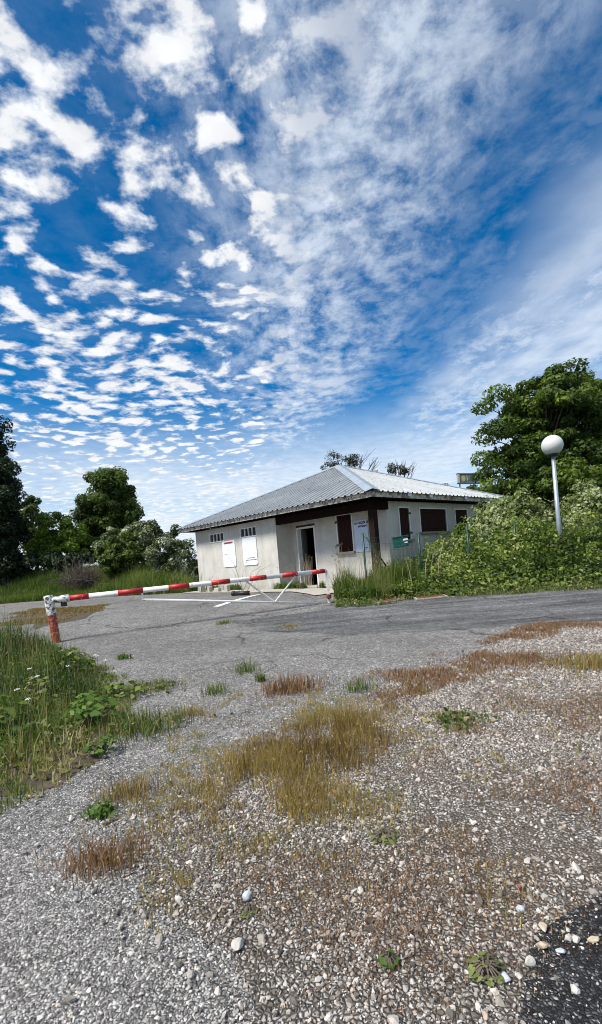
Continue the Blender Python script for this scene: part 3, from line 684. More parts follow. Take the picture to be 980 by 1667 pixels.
fence = thing('wire_fence', 'green wire mesh fence overgrown by the brambles', 'fence', (1.63, 12.6, T(1.6, 12.6)))
FP = [(1.65, 12.6, 1.85), (3.13, 12.78, 1.77), (4.48, 12.98, 1.84), (5.8, 13.1, 1.84), (7.12, 13.22, 1.86), (8.6, 13.3, 1.86)]
for x, y, z in FP:
    MB().tube([(x, y, T(x, y)-.1), (x, y, z)], .027, 10).build('post', 'greensteel', fence, True)
MB().tube([(1.67, 12.6, 1.83), (2.32, 12.68, .75)], .021, 8).build('brace', 'greensteel', fence, True)
mb = MB()
for (x0, y0, z0), (x1, y1, z1) in zip(FP, FP[1:]):
    for k in range(9):
        f = k/8; zb0 = T(x0, y0)+.1; zb1 = T(x1, y1)+.1
        mb.tube([(x0, y0-.03, zb0+(z0-.12-zb0)*f), (x1, y1-.03, zb1+(z1-.12-zb1)*f)], .0022, 3, False)
    n = int(math.hypot(x1-x0, y1-y0)/.11)
    for k in range(n):
        f = k/n; x = x0+(x1-x0)*f; y = y0+(y1-y0)*f-.03; mb.tube([(x, y, T(x, y)+.1), (x, y, z0+(z1-z0)*f-.12)], .0016, 3, False)
wm = mb.build('wire_mesh', 'wire', fence); wm['kind'] = 'stuff'
bx = thing('letter_box', 'dark green letter box hanging on the fence before the narrow shutter', 'letter box', (2.61, 12.66, 1.37))
ex = np.array([.395, .03, .035]); 
MB().obox((2.42, 12.55, 1.385), ex, (0, .13, 0), (-.01, 0, .26)).build('body', 'greenbox', bx, bevel=.015)
MB().obox((2.40, 12.535, 1.647), ex*1.08, (0, .16, 0), (0, 0, .025)).build('lid', 'greenbox', bx, bevel=.006)
MB().obox((2.665, 12.543, 1.565), (.125, .006, .012), (0, .006, 0), (0, 0, .045)).build('name_plate', 'whitepanel', bx)
MB().obox((2.70, 12.543, 1.50), (.08, .004, .008), (0, .006, 0), (0, 0, .03)).build('name_plate', 'whitepanel', bx)
# black pipe, rusty covers, white parking line, pale blocks
pp = thing('rubber_pipe', 'short black pipe lying on the asphalt before the house', 'pipe', (-1.9, 15.0, T(-1.9, 15)))
zz_ = T(-1.9, 15)+.075
MB().tube([(-2.19, 15.17, zz_), (-1.66, 14.86, zz_)], .068, 14).build('barrel', 'black', pp, True)
MB().tube([(-2.21, 15.185, zz_), (-2.13, 15.135, zz_)], .078, 14).build('end_ring', 'black', pp)
MB().tube([(-1.66, 14.86, zz_), (-1.20, 14.72, zz_-.04)], .014, 6).build('rod', 'paletwig', pp)
for nm, lb, pts in (('drain_cover', 'rusty red drain cover by the kerb, nearer the barrier', ((1.72, 11.06), (2.32, 11.32), (2.26, 11.5), (1.62, 11.24))), ('drain_cover', 'rusty red drain cover by the kerb, nearer the brambles', ((2.60, 11.13), (3.26, 11.22), (3.24, 11.42), (2.6, 11.36)))):
    c = np.mean(pts, 0); t = thing(nm, lb, 'drain cover', (c[0], c[1], T(*c)))
    q = np.array([(x, y, T(x, y)+.012) for x, y in pts]); cc = q.mean(0)
    out = cc+(q-cc)*np.array([1.14, 1.3, 1]); top = q+ZU*.03; o2 = out+ZU*.028
    MB().poly(list(out)+list(o2), [(4, 5, 6, 7), (0, 1, 5, 4), (1, 2, 6, 5), (2, 3, 7, 6), (3, 0, 4, 7)]).build('frame', 'concrete', t)
    t2 = q+ZU*.034; MB().poly(list(q)+list(t2), [(4, 5, 6, 7), (0, 1, 5, 4), (1, 2, 6, 5), (2, 3, 7, 6), (3, 0, 4, 7)]).build('plate', 'rustplate', t)
ln = sheet('parking_line', [(-2.36, 12.62), (-1.40, 14.72), (-1.27, 14.62), (-2.20, 12.52)], .012, .03, .012, 9, 'lineWhite', 12); tag(ln, 'white painted line on the asphalt before the house', 'line')
BLK = [(-3.75, 18.85, .30, .36), (-3.40, 18.5, .16, .28), (-3.0, 18.1, .30, .22), (-2.6, 17.65, .18, .32)]
BLB = ('tallest pale stone leaning at the foot of the house wall', 'narrow pale stone second from the left along the house wall', 'low wide pale stone third from the left along the house wall', 'pale stone at the right end of the row along the house wall')
for k, (x, y, w_, h_) in enumerate(BLK):
    mb = MB(); z = T(x, y)-.05; mb.obox((x, y-.1, z), U*w_, -Vv*.16, ZU*(h_))
    tag(mb.build('stone_block', 'palestone', None, bevel=.03), BLB[k], 'stone', 'pale stones along the house wall')
# far billboard
bb = thing('billboard', 'small roadside billboard with a yellow emblem beyond the roof', 'billboard', (16.2, 45, T(16, 45)))
MB().obox((15.1, 45, 7.12), (2.55, .5, -.12), (0, .25, 0), (0, 0, .86)).build('panel', 'billface', bb)
for o_, e_, h_ in (((15.02, 44.94, 7.94), (2.7, .52, -.127), .09), ((15.02, 44.94, 7.07), (2.7, .52, -.127), .07)): MB().obox(o_, e_, (0, .34, 0), (0, 0, h_)).build('frame', 'billframe', bb)
MB().obox((15.03, 44.93, 7.14), (.20, .04, -.01), (0, .3, 0), (0, 0, .80)).build('frame', 'billgrey', bb)
mb = MB(); c = np.array([15.62, 45.09, 7.51]); ee = np.array([.981, .192, -.046]); n = 20
mb.poly([c+ee*.19*math.cos(2*math.pi*k/n)+ZU*.28*math.sin(2*math.pi*k/n)-np.array([0, .03, 0]) for k in range(n)]+[c+ee*.19*math.cos(2*math.pi*k/n)+ZU*.28*math.sin(2*math.pi*k/n)+np.array([0, .03, 0]) for k in range(n)], [tuple(range(n))]+[(k, k+n, (k+1) % n+n, (k+1) % n) for k in range(n)]).build('emblem', 'billyellow', bb)
for k in range(7):
    c = np.array([15.98, 45.13, 7.32])+ee*.21*k; MB().obox(c, ee*.07+ZU*.02, (0, .03, 0), ZU*(.34 if k % 3 else .46)+ee*(.10 if k % 2 else -.06)).build('lettering', 'billframe' if k % 2 else 'billgrey', bb)
for x in (15.3, 17.3): MB().tube([(x, 45.3, T(x, 45)), (x, 45.3, 7.1)], .07, 8).build('leg', 'billgrey', bb)

# ================================================================ TREES AND SHRUBS
# large locust-like tree on the right
rt = [((13.22, 24.5, 7.64), (2.22, 1.89, 1.7)), ((10.70, 24.2, 4.71), (1.59, 1.35, 1.37)), ((15.33, 25.0, 6.99), (2.21, 1.88, 2.21)), ((12.67, 24.0, 3.91), (2.57, 2.19, 1.27)), ((9.99, 24.0, 8.3), (.6, .57, .9)), ((10.2, 24.0, 6.75), (.85, .77, 1.0)), ((16.04, 25.0, 4.09), (2.21, 1.88, 1.73)), ((10.6, 24.3, 3.05), (1.84, 1.56, .86)), ((12.2, 24.2, 5.7), (1.9, 1.4, .9)), ((11.1, 24.2, 7.4), (1.0, .8, .9)), ((14.6, 24.3, 5.4), (1.9, 1.4, 1.0)), ((13.76, 24.4, 9.2), (1.4, 1.2, .62)), ((12.02, 24.4, 8.5), (1.05, .92, .8)), ((15.79, 24.8, 8.4), (1.25, 1.06, 1.2))]
tree('broadleaf_tree', 'tall airy broadleaf tree standing behind the globe lamp', 'tree', (13.2, 24.6, T(13, 24)), rt, 440, .60, 250, .18, 'leaf_tree', .30, .62, .55, limbs=420, aspect=.5)
# left side, on the bank
cy_ = [((-17.4, 27, 2.1), (2.11, 1.79, 1.53)), ((-17.3, 27, 4.14), (2.05, 1.79, 1.7)), ((-17.2, 27, 6.18), (2.0, 1.56, 1.7)), ((-17.1, 27, 8.06), (1.75, 1.3, 1.53)), ((-17.1, 27, 9.92), (1.3, 1.0, 1.36)), ((-17.1, 27, 11.2), (.7, .6, .9))]
tree('cypress_tree', 'tall dark dense evergreen cut off by the left edge', 'tree', (-17.4, 27, T(-17.4, 27)), cy_, 380, .46, 330, .15, 'leaf_dark', .25, .8, .9, limbs=20)
ro = [((-11.64, 31, 6.9), (1.4, 1.26, 1.3)), ((-11.79, 31, 5.25), (1.95, 1.73, 1.6)), ((-12.6, 31, 3.76), (1.7, 1.5, 1.37)), ((-10.74, 31, 3.87), (1.49, 1.26, 1.25)), ((-11.75, 31, 7.8), (.6, .55, .5))]
tree('round_tree', 'dense rounded dark green tree left of the house', 'tree', (-11.7, 31, T(-11.7, 31)), ro, 280, .50, 240, .18, 'leaf_mid', .2, .75, .8, limbs=24)
sm = [((-16.67, 30.5, 5.42), (.62, .52, 1.23)), ((-16.42, 30.5, 6.48), (.35, .29, .58)), ((-16.25, 30.5, 4.04), (.85, .72, 1.08))]
tree('slim_tree', 'slim loose tree between the dark evergreen and the lime shrub', 'tree', (-16.5, 30.5, T(-16.5, 30.5)), sm, 40, .36, 150, .17, 'leaf_mid', .1, .8, .8, limbs=16)
lg = [((-14.15, 28.5, 4.13), (1.01, .86, 1.15)), ((-13.13, 28.5, 3.51), (.93, .79, 1.01)), ((-14.88, 28.5, 3.29), (.86, .73, .93)), ((-13.9, 28.3, 2.6), (1.4, .8, .8))]
tree('lime_shrub', 'bright lime green shrub below the rounded tree', 'shrub', (-14, 28.5, T(-14, 28.5)), lg, 76, .38, 200, .15, 'leaf_lime', .08, .6, .8, limbs=16)
hd = [((-15.0, 27.2, 2.3), (1.2, .9, .66)), ((-13.4, 27.2, 2.3), (.95, .73, .66)), ((-12.2, 27, 2.2), (.8, .7, .6))]
tree('hedge_shrub', 'low dark shrub in the shade beside the dead bush', 'shrub', (-14, 27.2, T(-14, 27.2)), hd, 46, .36, 220, .14, 'leaf_dark', .06, .5, .8, limbs=8)
gb = [((-9.35, 24.5, 2.1), (.8, .68, 1.0)), ((-8.7, 24.5, 2.5), (.6, .5, .8))]
tree('green_bush', 'mid green leafy bush right of the dead brown bush', 'bush', (-9.2, 24.5, T(-9.2, 24.5)), gb, 60, .30, 190, .12, 'leaf_mid', .06, .6, .8, limbs=14)
b1 = [((-9.53, 26, 3.0), (.98, .84, .85)), ((-8.53, 26, 3.1), (.92, .78, .95)), ((-10.5, 26, 2.7), (.66, .56, .62)), ((-8.2, 25.6, 2.2), (.9, .6, .7))]
tree('flowering_bush', 'pale flowering bush behind the mid green leafy bush', 'bush', (-9.2, 26, T(-9.2, 26)), b1, 80, .32, 210, .12, 'leaf_blossom', .06, .6, .8, limbs=14)
b2 = [((-6.83, 24.5, 2.2), (.9, .68, 1.3)), ((-5.79, 24.3, 1.8), (.8, .53, 1.25)), ((-7.3, 24.5, 3.3), (.56, .47, .5)), ((-6.18, 24.5, 3.0), (.45, .4, .45))]
tree('flowering_bush', 'pale flowering bush touching the left end of the house', 'bush', (-6.4, 24.5, T(-6.4, 24.5)), b2, 80, .32, 210, .12, 'leaf_blossom', .06, .6, .8, limbs=14)
# dead bush: bare arching twigs
db = thing('dead_bush', 'dead brown bush of bare arching twigs on the grass bank', 'bush', (-11.05, 24.5, T(-11.05, 24.5)))
mb = MB(); zb = T(-11.05, 24.5)
for k in range(420):
    a = random.uniform(0, 2*math.pi); e = random.uniform(.15, 1.45); L = random.uniform(.8, 1.8); s = np.array([-11.05+random.gauss(0, .38), 24.5+random.gauss(0, .3), zb+random.uniform(0, .5)])
    d = np.array([math.cos(a)*math.cos(e)*.8, math.sin(a)*math.cos(e)*.8, math.sin(e)]); p = [s]; 
    for j in range(3): s = s+d*L/3; d = d+np.array([random.gauss(0, .22), random.gauss(0, .22), -.22]); p.append(s)
    mb.tube(p, [.013, .010, .007, .004], 3, False)
mb.build('twigs', 'twig', db)['kind'] = 'stuff'
# pine-like tree tops beyond the roof
def pine(label, base, cl, bare):
    t = thing('pine_tree', label, 'tree', base, 'thin pines behind the roof'); base = np.array(base, float); mb = MB(); top = np.mean([c[:3] for c in cl], 0)
    mid = base+(top-base)*.72; mb.tube([base, (base+mid)/2+np.array([.1, 0, 0]), mid], [.16, .12, .08], 7)
    L = []
    for c in cl:
        p = np.array(c[:3]); m_ = (mid+p)/2+np.array([0, 0, -.1]); mb.tube([mid, m_, p], [.05, .035, .018], 5)
        for j in range(4):
            e = p+rng.normal(0, .25, 3); mb.tube([m_+(p-m_)*.6, e], [.018, .008], 4); C, N = clump_pts(e, c[3]*.85, 60, .6, .05); L.append(leaves(C, N, .17, .2))
    for p in bare:
        p = np.array(p, float); m_ = (mid+p)/2+np.array([.1, 0, -.15]); mb.tube([mid, m_, p], [.045, .03, .012], 5)
        for j in range(4): mb.tube([m_+(p-m_)*random.uniform(.2, .8), p+np.array([random.gauss(.1, .25), random.gauss(0, .1), random.uniform(-.1, .35)])], [.016, .006], 4)
    mb.build('trunk', 'bark', t); leaf_obj('crown', L, 'leaf_pine', t)
pine('thin pine with dark needle tufts just behind the roof apex', (3.6, 30.5, T(3, 30)), [(2.45, 30, 6.95, .42), (2.75, 30, 7.2, .35), (3.1, 30.2, 6.9, .45), (3.5, 30, 7.25, .4), (3.75, 30.1, 7.0, .45), (4.2, 30, 6.8, .32), (2.3, 30, 6.75, .3)], [(4.3, 30, 7.4), (5.0, 30, 7.0), (5.3, 30, 6.95)])
pine('thin pine with bare branches farther right behind the roof slope', (6.3, 30.5, T(6, 30)), [(5.75, 30, 6.4, .26), (6.25, 30, 6.6, .3), (6.6, 30.1, 6.35, .3), (6.95, 30, 6.3, .22)], [(6.4, 30, 6.85), (7.2, 30, 6.5), (7.4, 30, 6.3), (6.9, 30, 6.75)])
tree('far_shrub', 'dark far shrub poking over the roof edge below the billboard', 'shrub', (11.5, 36, T(11, 36)), [((11.2, 36, 5.2), (.7, .6, .75)), ((12.6, 36, 4.9), (1.3, .8, .6)), ((14.2, 36, 4.8), (1.6, .8, .7))], 40, .4, 130, .2, 'leaf_mid', .1, .6, limbs=10)

# bramble thicket along the road, right
def mound(name, label, cat, fn, x0, x1, y0, y1, n, lsize, m, thick=.45, group=None, tint=None, canes=0, cane_m='twig'):
    X = rng.uniform(x0, x1, n*3); Y = rng.uniform(y0, y1, n*3); Hh = fn(X, Y); k = Hh > .04; X, Y, Hh = X[k], Y[k], Hh[k]
    # weight the sample by steepness so that the front face is as dense as the top
    e = .05; gx = (fn(X+e, Y)-fn(X-e, Y))/(2*e); gy = (fn(X, Y+e)-fn(X, Y-e))/(2*e); area = np.sqrt(1+gx**2+gy**2)
    k = rng.uniform(0, 1, len(X)) < np.minimum(area/3.5, 1); X, Y, Hh, gx, gy = X[k][:n], Y[k][:n], Hh[k][:n], gx[k][:n], gy[k][:n]
    N = unit(np.stack([-gx, -gy, np.ones(len(X))], 1)); dpt = rng.exponential(.35, len(X))*thick-.05
    C = np.stack([X, Y, terr(X, Y)+Hh], 1)-N*dpt[:, None]; C[:, 2] = np.maximum(C[:, 2], terr(C[:, 0], C[:, 1])+.02)
    patch = fbm(X*1.3, (Y+C[:, 2])*1.3, 31)
    tn = np.clip((patch-.5)*2.4+.48+rng.normal(0, .24, len(X)), 0, 1) if tint is None else tint(X, Y, C, patch)
    t = thing(name, label, cat, (float((x0+x1)/2), float((y0+y1)/2), T((x0+x1)/2, (y0+y1)/2)), group)
    LL = [leaves(C, N, lsize, .62, tn, .55)]
    for i in rng.integers(0, len(X), 260):          # leafy shoots standing out of the mass
        p = np.array([X[i], Y[i], T(X[i], Y[i])+Hh[i]]); d = unit(N[i]+rng.normal(0, .5, 3)+np.array([0, 0, .5])); l = rng.uniform(.15, .45); k = 12
        q = p+d*np.linspace(0, l, k)[:, None]+np.array([0, 0, -.3])*(np.linspace(0, l, k)**2)[:, None]+rng.normal(0, .035, (k, 3)); LL.append(leaves(q, np.tile(N[i]+np.array([0, 0, .5]), (k, 1)), lsize, .6, np.clip(rng.normal(.7, .2, k), 0, 1), .5))
    leaf_obj('foliage', LL, m, t)
    if canes:
        mb = MB()
        for i in rng.integers(0, len(X), canes):
            b = np.array([X[i], Y[i], T(X[i], Y[i])+Hh[i]*.3]); d = np.array([random.gauss(0, .5), random.gauss(-.3, .4), 1.])*Hh[i]*.55
            mb.tube([b, b+d*.6+np.array([0, 0, .1]), b+d+np.array([random.gauss(0, .12), -.12, .12])], [.010, .008, .004], 4, False)
        mb.build('canes', cane_m, t)['kind'] = 'stuff'
    return t
def bramble_h(X, Y):
    front = 11.45-.10*np.maximum(X-3.5, 0)*.8+.12*np.sin(X*1.7)
    top = .82*sstep(2.4, 5.2, X)+.42
    h = top*np.clip((Y-front)/2.3, 0, 1)**.62*sstep(15.6, 14.2, Y)*sstep(1.7, 2.6, X)
    h = h*(1-.42*np.exp(-((fbm(X*1.05, Y*1.05, 44)-.5)/.035)**2))
    return h*(1+.9*(fbm(X*.9, Y*.9, 41)-.5)+.85*(fbm(X*2.6, Y*2.6, 42)-.5)+.5*(fbm(X*6, Y*6, 43)-.5))
mound('bramble_thicket', 'bright green bramble thicket spilling to the edge of the road', 'bramble', bramble_h, 1.6, 13.5, 10.6, 15.2, 60000, .085, 'leaf_bramble', .5, canes=220)
def pale1(X, Y):
    d = ((X-6.75)/1.75)**2+((Y-15.3)/1.35)**2; d2 = ((X-5.4)/.9)**2+((Y-14.3)/.7)**2
    h = np.maximum(2.15*np.sqrt(np.clip(1-d, 0, 1)), 1.35*np.sqrt(np.clip(1-d2, 0, 1)))
    return h*(1+.35*(fbm(X*1.2, Y*1.2, 51)-.5)*2.2+.55*(fbm(X*3, Y*3, 52)-.5))
def pale2(X, Y):
    d = ((X-9.7)/2.7)**2+((Y-15.9)/1.7)**2; h = 2.1*np.sqrt(np.clip(1-d, 0, 1))
    return h*(1+.35*(fbm(X*1.2, Y*1.2, 61)-.5)*2.2+.55*(fbm(X*3, Y*3, 62)-.5))
mound('pale_shrub', 'pale silvery green shrub climbing against the right side of the house', 'shrub', pale1, 4.2, 8.8, 13.4, 16.6, 26000, .10, 'leaf_pale', .5, canes=60)
mound('pale_shrub', 'pale silvery green shrub under the tall tree right of the lamp', 'shrub', pale2, 6.9, 13, 14.0, 17.8, 30000, .10, 'leaf_pale', .5, canes=50)
# dry stalks rising from the left part of the thicket
for k, (x, y, h_, l_) in enumerate(((3.05, 12.3, 1.15, .22), (3.4, 12.4, 1.3, .28), (2.75, 12.2, .9, -.15), (3.25, 12.35, 1.0, .1))):
    mb = MB(); z = T(x, y); mb.tube([(x, y, z), (x+l_*.4, y, z+h_*.6), (x+l_, y-.05, z+h_)], [.014, .010, .005], 5, False)
    tag(mb.build('dry_stalk', 'paletwig'), ('second tallest bare pale stalk in the left end of the brambles', 'tallest bare pale stalk in the left end of the brambles', 'shortest bare pale stalk leaning left at the end of the brambles', 'nearly upright bare pale stalk between the leaning ones in the brambles')[k], 'stalk', 'pale stalks in the brambles')
# tall grass by the latch post and before the porch
GP = [(.8, 11.75), (1.2, 11.5), (2.0, 11.6), (2.9, 11.75), (3.0, 12.6), (2.3, 13.4), (1.2, 13.2), (.75, 12.4)]
X, Y = scatter(GP, 15000, .12, 2, 71, lambda x, y: .35+.65*(fbm(x*2, y*2, 72) > .48))
ht = np.clip(.10+.95*fbm(X*1.9, Y*1.9, 73)**1.3, .15, .8)*(.55+.45*sstep(11.6, 12.4, Y)); tn = np.clip(fbm(X*1.5, Y*1.5, 74)*1.5-.25+rng.normal(0, .2, len(X)), 0, 1)
parts = [blades(X, Y, ht, .014, .35, tn)]
C = np.stack([X, Y, terr(X, Y)+rng.uniform(.05, .3, len(X))], 1)[::3]; parts.append(tri_leaves(C, np.tile([0, -.3, 1.], (len(C), 1)), .075, .6, rng.uniform(.1, .6, len(C))))
sx, sy = X[::55], Y[::55]; parts.append(blades(sx, sy, 1.15, .009, .25, np.full(len(sx), .97)))
stuff_obj('roadside_grass', parts, 'blade_green', 'tall green grass between the latch post and the brambles', 'grass')
EW = [(.7, 10.85), (2.9, 11.1), (4.27, 10.95), (6.57, 10.6), (14, 9.6), (14, 10.9), (6.6, 11.5), (3, 11.9), (.8, 11.7)]
X, Y = scatter(EW, 42000, .16, 2.2, 76, lambda x, y: np.clip((fbm(x*2.2, y*2.2, 77)-.34)*4, 0, 1)); k = X < 10; X, Y = X[k], Y[k]
C = np.stack([X, Y, terr(X, Y)+rng.uniform(.01, .13, len(X))], 1)[::3]
stuff_obj('edge_weeds', [blades(X, Y, .10, .012, .8, np.clip(rng.normal(.55, .28, len(X)), 0, 1)), tri_leaves(C, np.tile([0, -.3, 1.], (len(C), 1)), .06, .6, rng.uniform(.1, .9, len(C)))], 'blade_verge', 'low weeds and straw along the road edge below the brambles', 'weeds')
# dried weed in the door, dry flowers under the shuttered window, arching stems against the wall
def stems(name, label, base, n, h, spread, m, heads=None, arch=.5, r=.006):
    t = thing(name, label, 'weed', (*base[:2], base[2])); mb = MB(); L = []
    for k in range(n):
        a = random.uniform(0, 2*math.pi); l = random.uniform(.2, 1)*spread; hh = h*random.uniform(.6, 1.1); b = np.array(base)+np.array([random.gauss(0, .06), random.gauss(0, .06), 0])
        e = b+np.array([math.cos(a)*l, math.sin(a)*l*.6, hh]); mid = b+(e-b)*.55+np.array([0, 0, arch*.3*hh]); mb.tube([b, (b+mid)/2+np.array([0, 0, .05*hh]), mid, e], [r, r*.8, r*.6, r*.35], 4, False)
        if heads:
            C, N = clump_pts(e, heads[0], heads[1], .8, .1); L.append(leaves(C, N, heads[2], .6))
    mb.build('stems', m, t)
    if heads: leaf_obj('seed_heads', L, heads[3], t)
    return t
bp = HP(3.3, .55, ZB+.04); stems('dry_weed', 'dry pale weed standing in the open doorway', tuple(bp), 26, 1.0, .16, 'paletwig', (.05, 6, .035, 'blade_dry'))
bp = HP(1.7, .35, ZB+.04); stems('dry_weed', 'withered orange brown weed in front of the shuttered porch window', tuple(bp), 9, 1.25, .3, 'paletwig', (.06, 9, .05, 'blade_rust'))
bp = np.array([-.75, 14.4, T(-.7, 14.4)])
for lb, b_, n_, h_, s_ in (('arching dry stems leaning before the second notice board', HP(4.9, -1.1, ZB), 5, 1.15, 1.1), ('arching dry stems leaning before the far end of the house wall', HP(7.3, -1.2, ZB), 5, .95, .8), ('arching dry stems between the door and the porch window', HP(2.5, -.7, ZB), 9, 1.15, .8)):
    stems('arching_weed', lb, tuple(b_), n_, h_, s_, 'twig', None, .9, .008)
# weeds along the wall foot
X = []; Y = []
for k in range(2600):
    s_ = random.uniform(2.0, LA+.2); o_ = abs(random.gauss(0, .13)); p = HP(s_, (DR if s_ < S1 else 0)-.04-o_ if s_ > S1 else -abs(random.gauss(.05, .15)), 0)
    if vnoise(s_*1.6, 3.3, 8) > .45: X.append(p[0]); Y.append(p[1])
X = np.array(X); Y = np.array(Y); parts = [blades(X, Y, .24, .014, .4, rng.uniform(.1, .9, len(X)))]
C = np.stack([X, Y, terr(X, Y)+rng.uniform(.03, .2, len(X))], 1)[::2]; parts.append(tri_leaves(C, np.tile([0, 0, 1.], (len(C), 1)), .07, .6, rng.uniform(.2, .7, len(C))))
stuff_obj('wall_weeds', parts, 'blade_green', 'low green weeds growing along the foot of the house wall', 'weeds')
# grass bank on the left
BK = [(-16, 24.1), (-13.3, 23.7), (-10, 22.7), (-6.3, 20.5), (-4.7, 19.9), (-4.6, 22), (-6, 24.2), (-8, 25), (-10.5, 26.4), (-17, 28), (-20, 26), (-20, 24.6)]
X, Y = scatter(BK, 80000, .25, 1, 81); ht = .30+.45*sstep(-9.5, -7, X)*fbm(X, Y, 82)
ht = ht*(.5+1.0*fbm(X*1.7, Y*1.7, 86)); tn = np.clip(fbm(X*.9, Y*.9, 83)*1.4-.2+rng.normal(0, .18, len(X)), 0, 1); j = rng.permutation(len(X))[:2500]
stuff_obj('bank_grass', [blades(X, Y, ht, .022, .45, tn), blades(X[j], Y[j], ht[j]*1.6, .012, .3, rng.uniform(.8, 1, len(j)))], 'blade_green', 'tall green grass on the bank below the bushes on the left', 'grass')
# dry growth on the brown patch behind the hinge post
X, Y = scatter([(-8.2, 12.6), (-9.6, 17.2), (-6.4, 15.6), (-5.3, 12.3), (-6.6, 11.4)], 22000, .5, 1, 84, lambda x, y: np.clip((fbm(x*1.6, y*1.6, 85)-.42)*6, 0, 1))
stuff_obj('moss_patch', [blades(X, Y, .07, .012, .7)], 'blade_dry', 'thin dry growth on the asphalt behind the hinge post', 'grass')

# ================================================================ NEAR VERGE, LEFT
X, Y = scatter(VERGE, 90000, .42, 2.6, 5, lambda x, y: np.clip(1.3-.055*y, .25, 1)*np.clip((-poly_sd(x, y, VERGE)+.22)/.3, .0, 1)); k = (X > -.80*Y-1.2); X, Y = X[k], Y[k]
edge = np.maximum(-poly_sd(X, Y, VERGE), -.05); nearf = sstep(5.2, 3.6, Y)
ht = np.clip(.10+.75*edge, .08, .46)*(.15+1.6*fbm(X*1.9, Y*1.9, 91)**1.3); ht = ht*(1-.35*nearf)*(1+.35*sstep(5.5, 8, Y))
dry = fbm(X*1.1, Y*1.1, 92)
tn = np.clip(.05+1.5*(dry-.38)+.42*sstep(.35, .05, edge)+.33*nearf*(dry > .45)+rng.normal(0, .14, len(X)), 0, 1)
parts = [blades(X, Y, ht, .0085, .42, tn, terr(X, Y)+.006)]
j = rng.permutation(len(X))[:26000]; z = terr(X[j], Y[j])+rng.uniform(.02, .8, len(j))*ht[j]
parts.append(tri_leaves(np.stack([X[j], Y[j], z], 1), np.tile([0, -.3, 1.], (len(j), 1)), .042, .6, np.clip(tn[j]*.8+rng.normal(0, .1, len(j)), 0, .9)))
j = rng.permutation(len(X))[:1500]; parts.append(blades(X[j], Y[j], ht[j]*1.7, .005, .25, rng.uniform(.8, 1, len(j)), terr(X[j], Y[j])))
xl, yl = scatter([(-1.45, 2.9), (-1.75, 4.6), (-2.5, 6.3), (-3.7, 7.9), (-6, 9.5), (-8, 9), (-5, 2.7), (-1.8, 2.7)], 130000, .32, 2.6, 95, lambda x, y: np.clip((fbm(x*2.4, y*2.4, 96)-.22)*4, 0, 1)); k = xl > -.80*yl-1.2; xl, yl = xl[k], yl[k]
parts.append(blades(xl, yl, .075, .006, 1.0, np.clip(.25+.75*fbm(xl*2, yl*2, 97)+rng.normal(0, .2, len(xl)), 0, 1), terr(xl, yl)+.006))
stuff_obj('verge_grass', parts, 'blade_verge', 'tangled green and straw coloured grass of the near left verge', 'grass')
def leafy(name, label, cat, c, n, rad, h, ls, m, layers=3, group=None):
    t = thing(name, label, cat, c, group); a = rng.uniform(0, 2*math.pi, n); r = rad*np.sqrt(rng.uniform(0, 1, n)); z = h*rng.uniform(.35, 1, n)*(1-.5*(r/rad)**2)
    C = np.array(c)+np.stack([r*np.cos(a), r*np.sin(a), z], 1); N = np.stack([np.cos(a)*.4, np.sin(a)*.4, np.ones(n)], 1)
    leaf_obj('leaves', [leaves(C, N, ls, .7, None, .25)], m, t); mb = MB()
    for i in range(min(n, 30)): mb.tube([np.array(c), (np.array(c)+C[i])/2+ZU*.02, C[i]], [.004, .003, .002], 4, False)
    mb.build('stems', 'twig', t); return t
leafy('leafy_weed', 'broad leaved bright green plant in the middle of the near verge', 'plant', (-1.92, 4.25, .01), 130, .22, .30, .075, 'leaf_fresh')
leafy('leafy_weed', 'yellowish green leafy plant deeper in the verge beside white flowers', 'plant', (-2.75, 4.9, .01), 90, .2, .38, .065, 'leaf_grey')
leafy('leafy_weed', 'dark green broad leaved plant at the back of the verge below the hinge post', 'plant', (-3.2, 6.5, .01), 150, .32, .36, .09, 'leaf_bramble')
leafy('leafy_weed', 'dark green broad leaved plant at the left frame edge of the verge', 'plant', (-2.75, 4.2, .01), 150, .28, .34, .08, 'leaf_bramble')
leafy('leafy_weed', 'low spreading green plant on the right rim of the verge', 'plant', (-2.0, 5.1, .01), 120, .26, .2, .06, 'leaf_bramble')
leafy('leafy_weed', 'small light green plant low at the near tip of the verge', 'plant', (-1.55, 3.55, .01), 50, .12, .14, .05, 'leaf_fresh')
for k, (x, y, h_) in enumerate(((-2.75, 4.75, .45), (-2.6, 4.6, .40), (-2.45, 4.9, .42), (-2.45, 5.6, .38), (-2.32, 5.5, .34), (-2.52, 5.7, .38), (-2.3, 3.9, .36), (-2.5, 4.1, .40))):
    t = thing('wild_flower', 'white wild flower head among the grass of the left verge', 'flower', (x, y, .01), 'white wild flowers in the verge')
    MB().tube([(x, y, .0), (x+.02, y, h_*.6), (x+.03, y-.01, h_)], [.003, .0025, .002], 4, False).build('stem', 'twig', t)
    n = 9; c = np.array([x+.03, y-.01, h_]); mb = MB()
    for i in range(n):
        a = i*2.4; rr = .020*math.sqrt((i+.3)/n); p = c+np.array([rr*math.cos(a), rr*math.sin(a), .01+random.uniform(-.006, .006)]); mb.lathe(p, [(.002, -.003), (.006, 0), (.003, .003)], 6)
    mb.build('petals', 'petal', t)

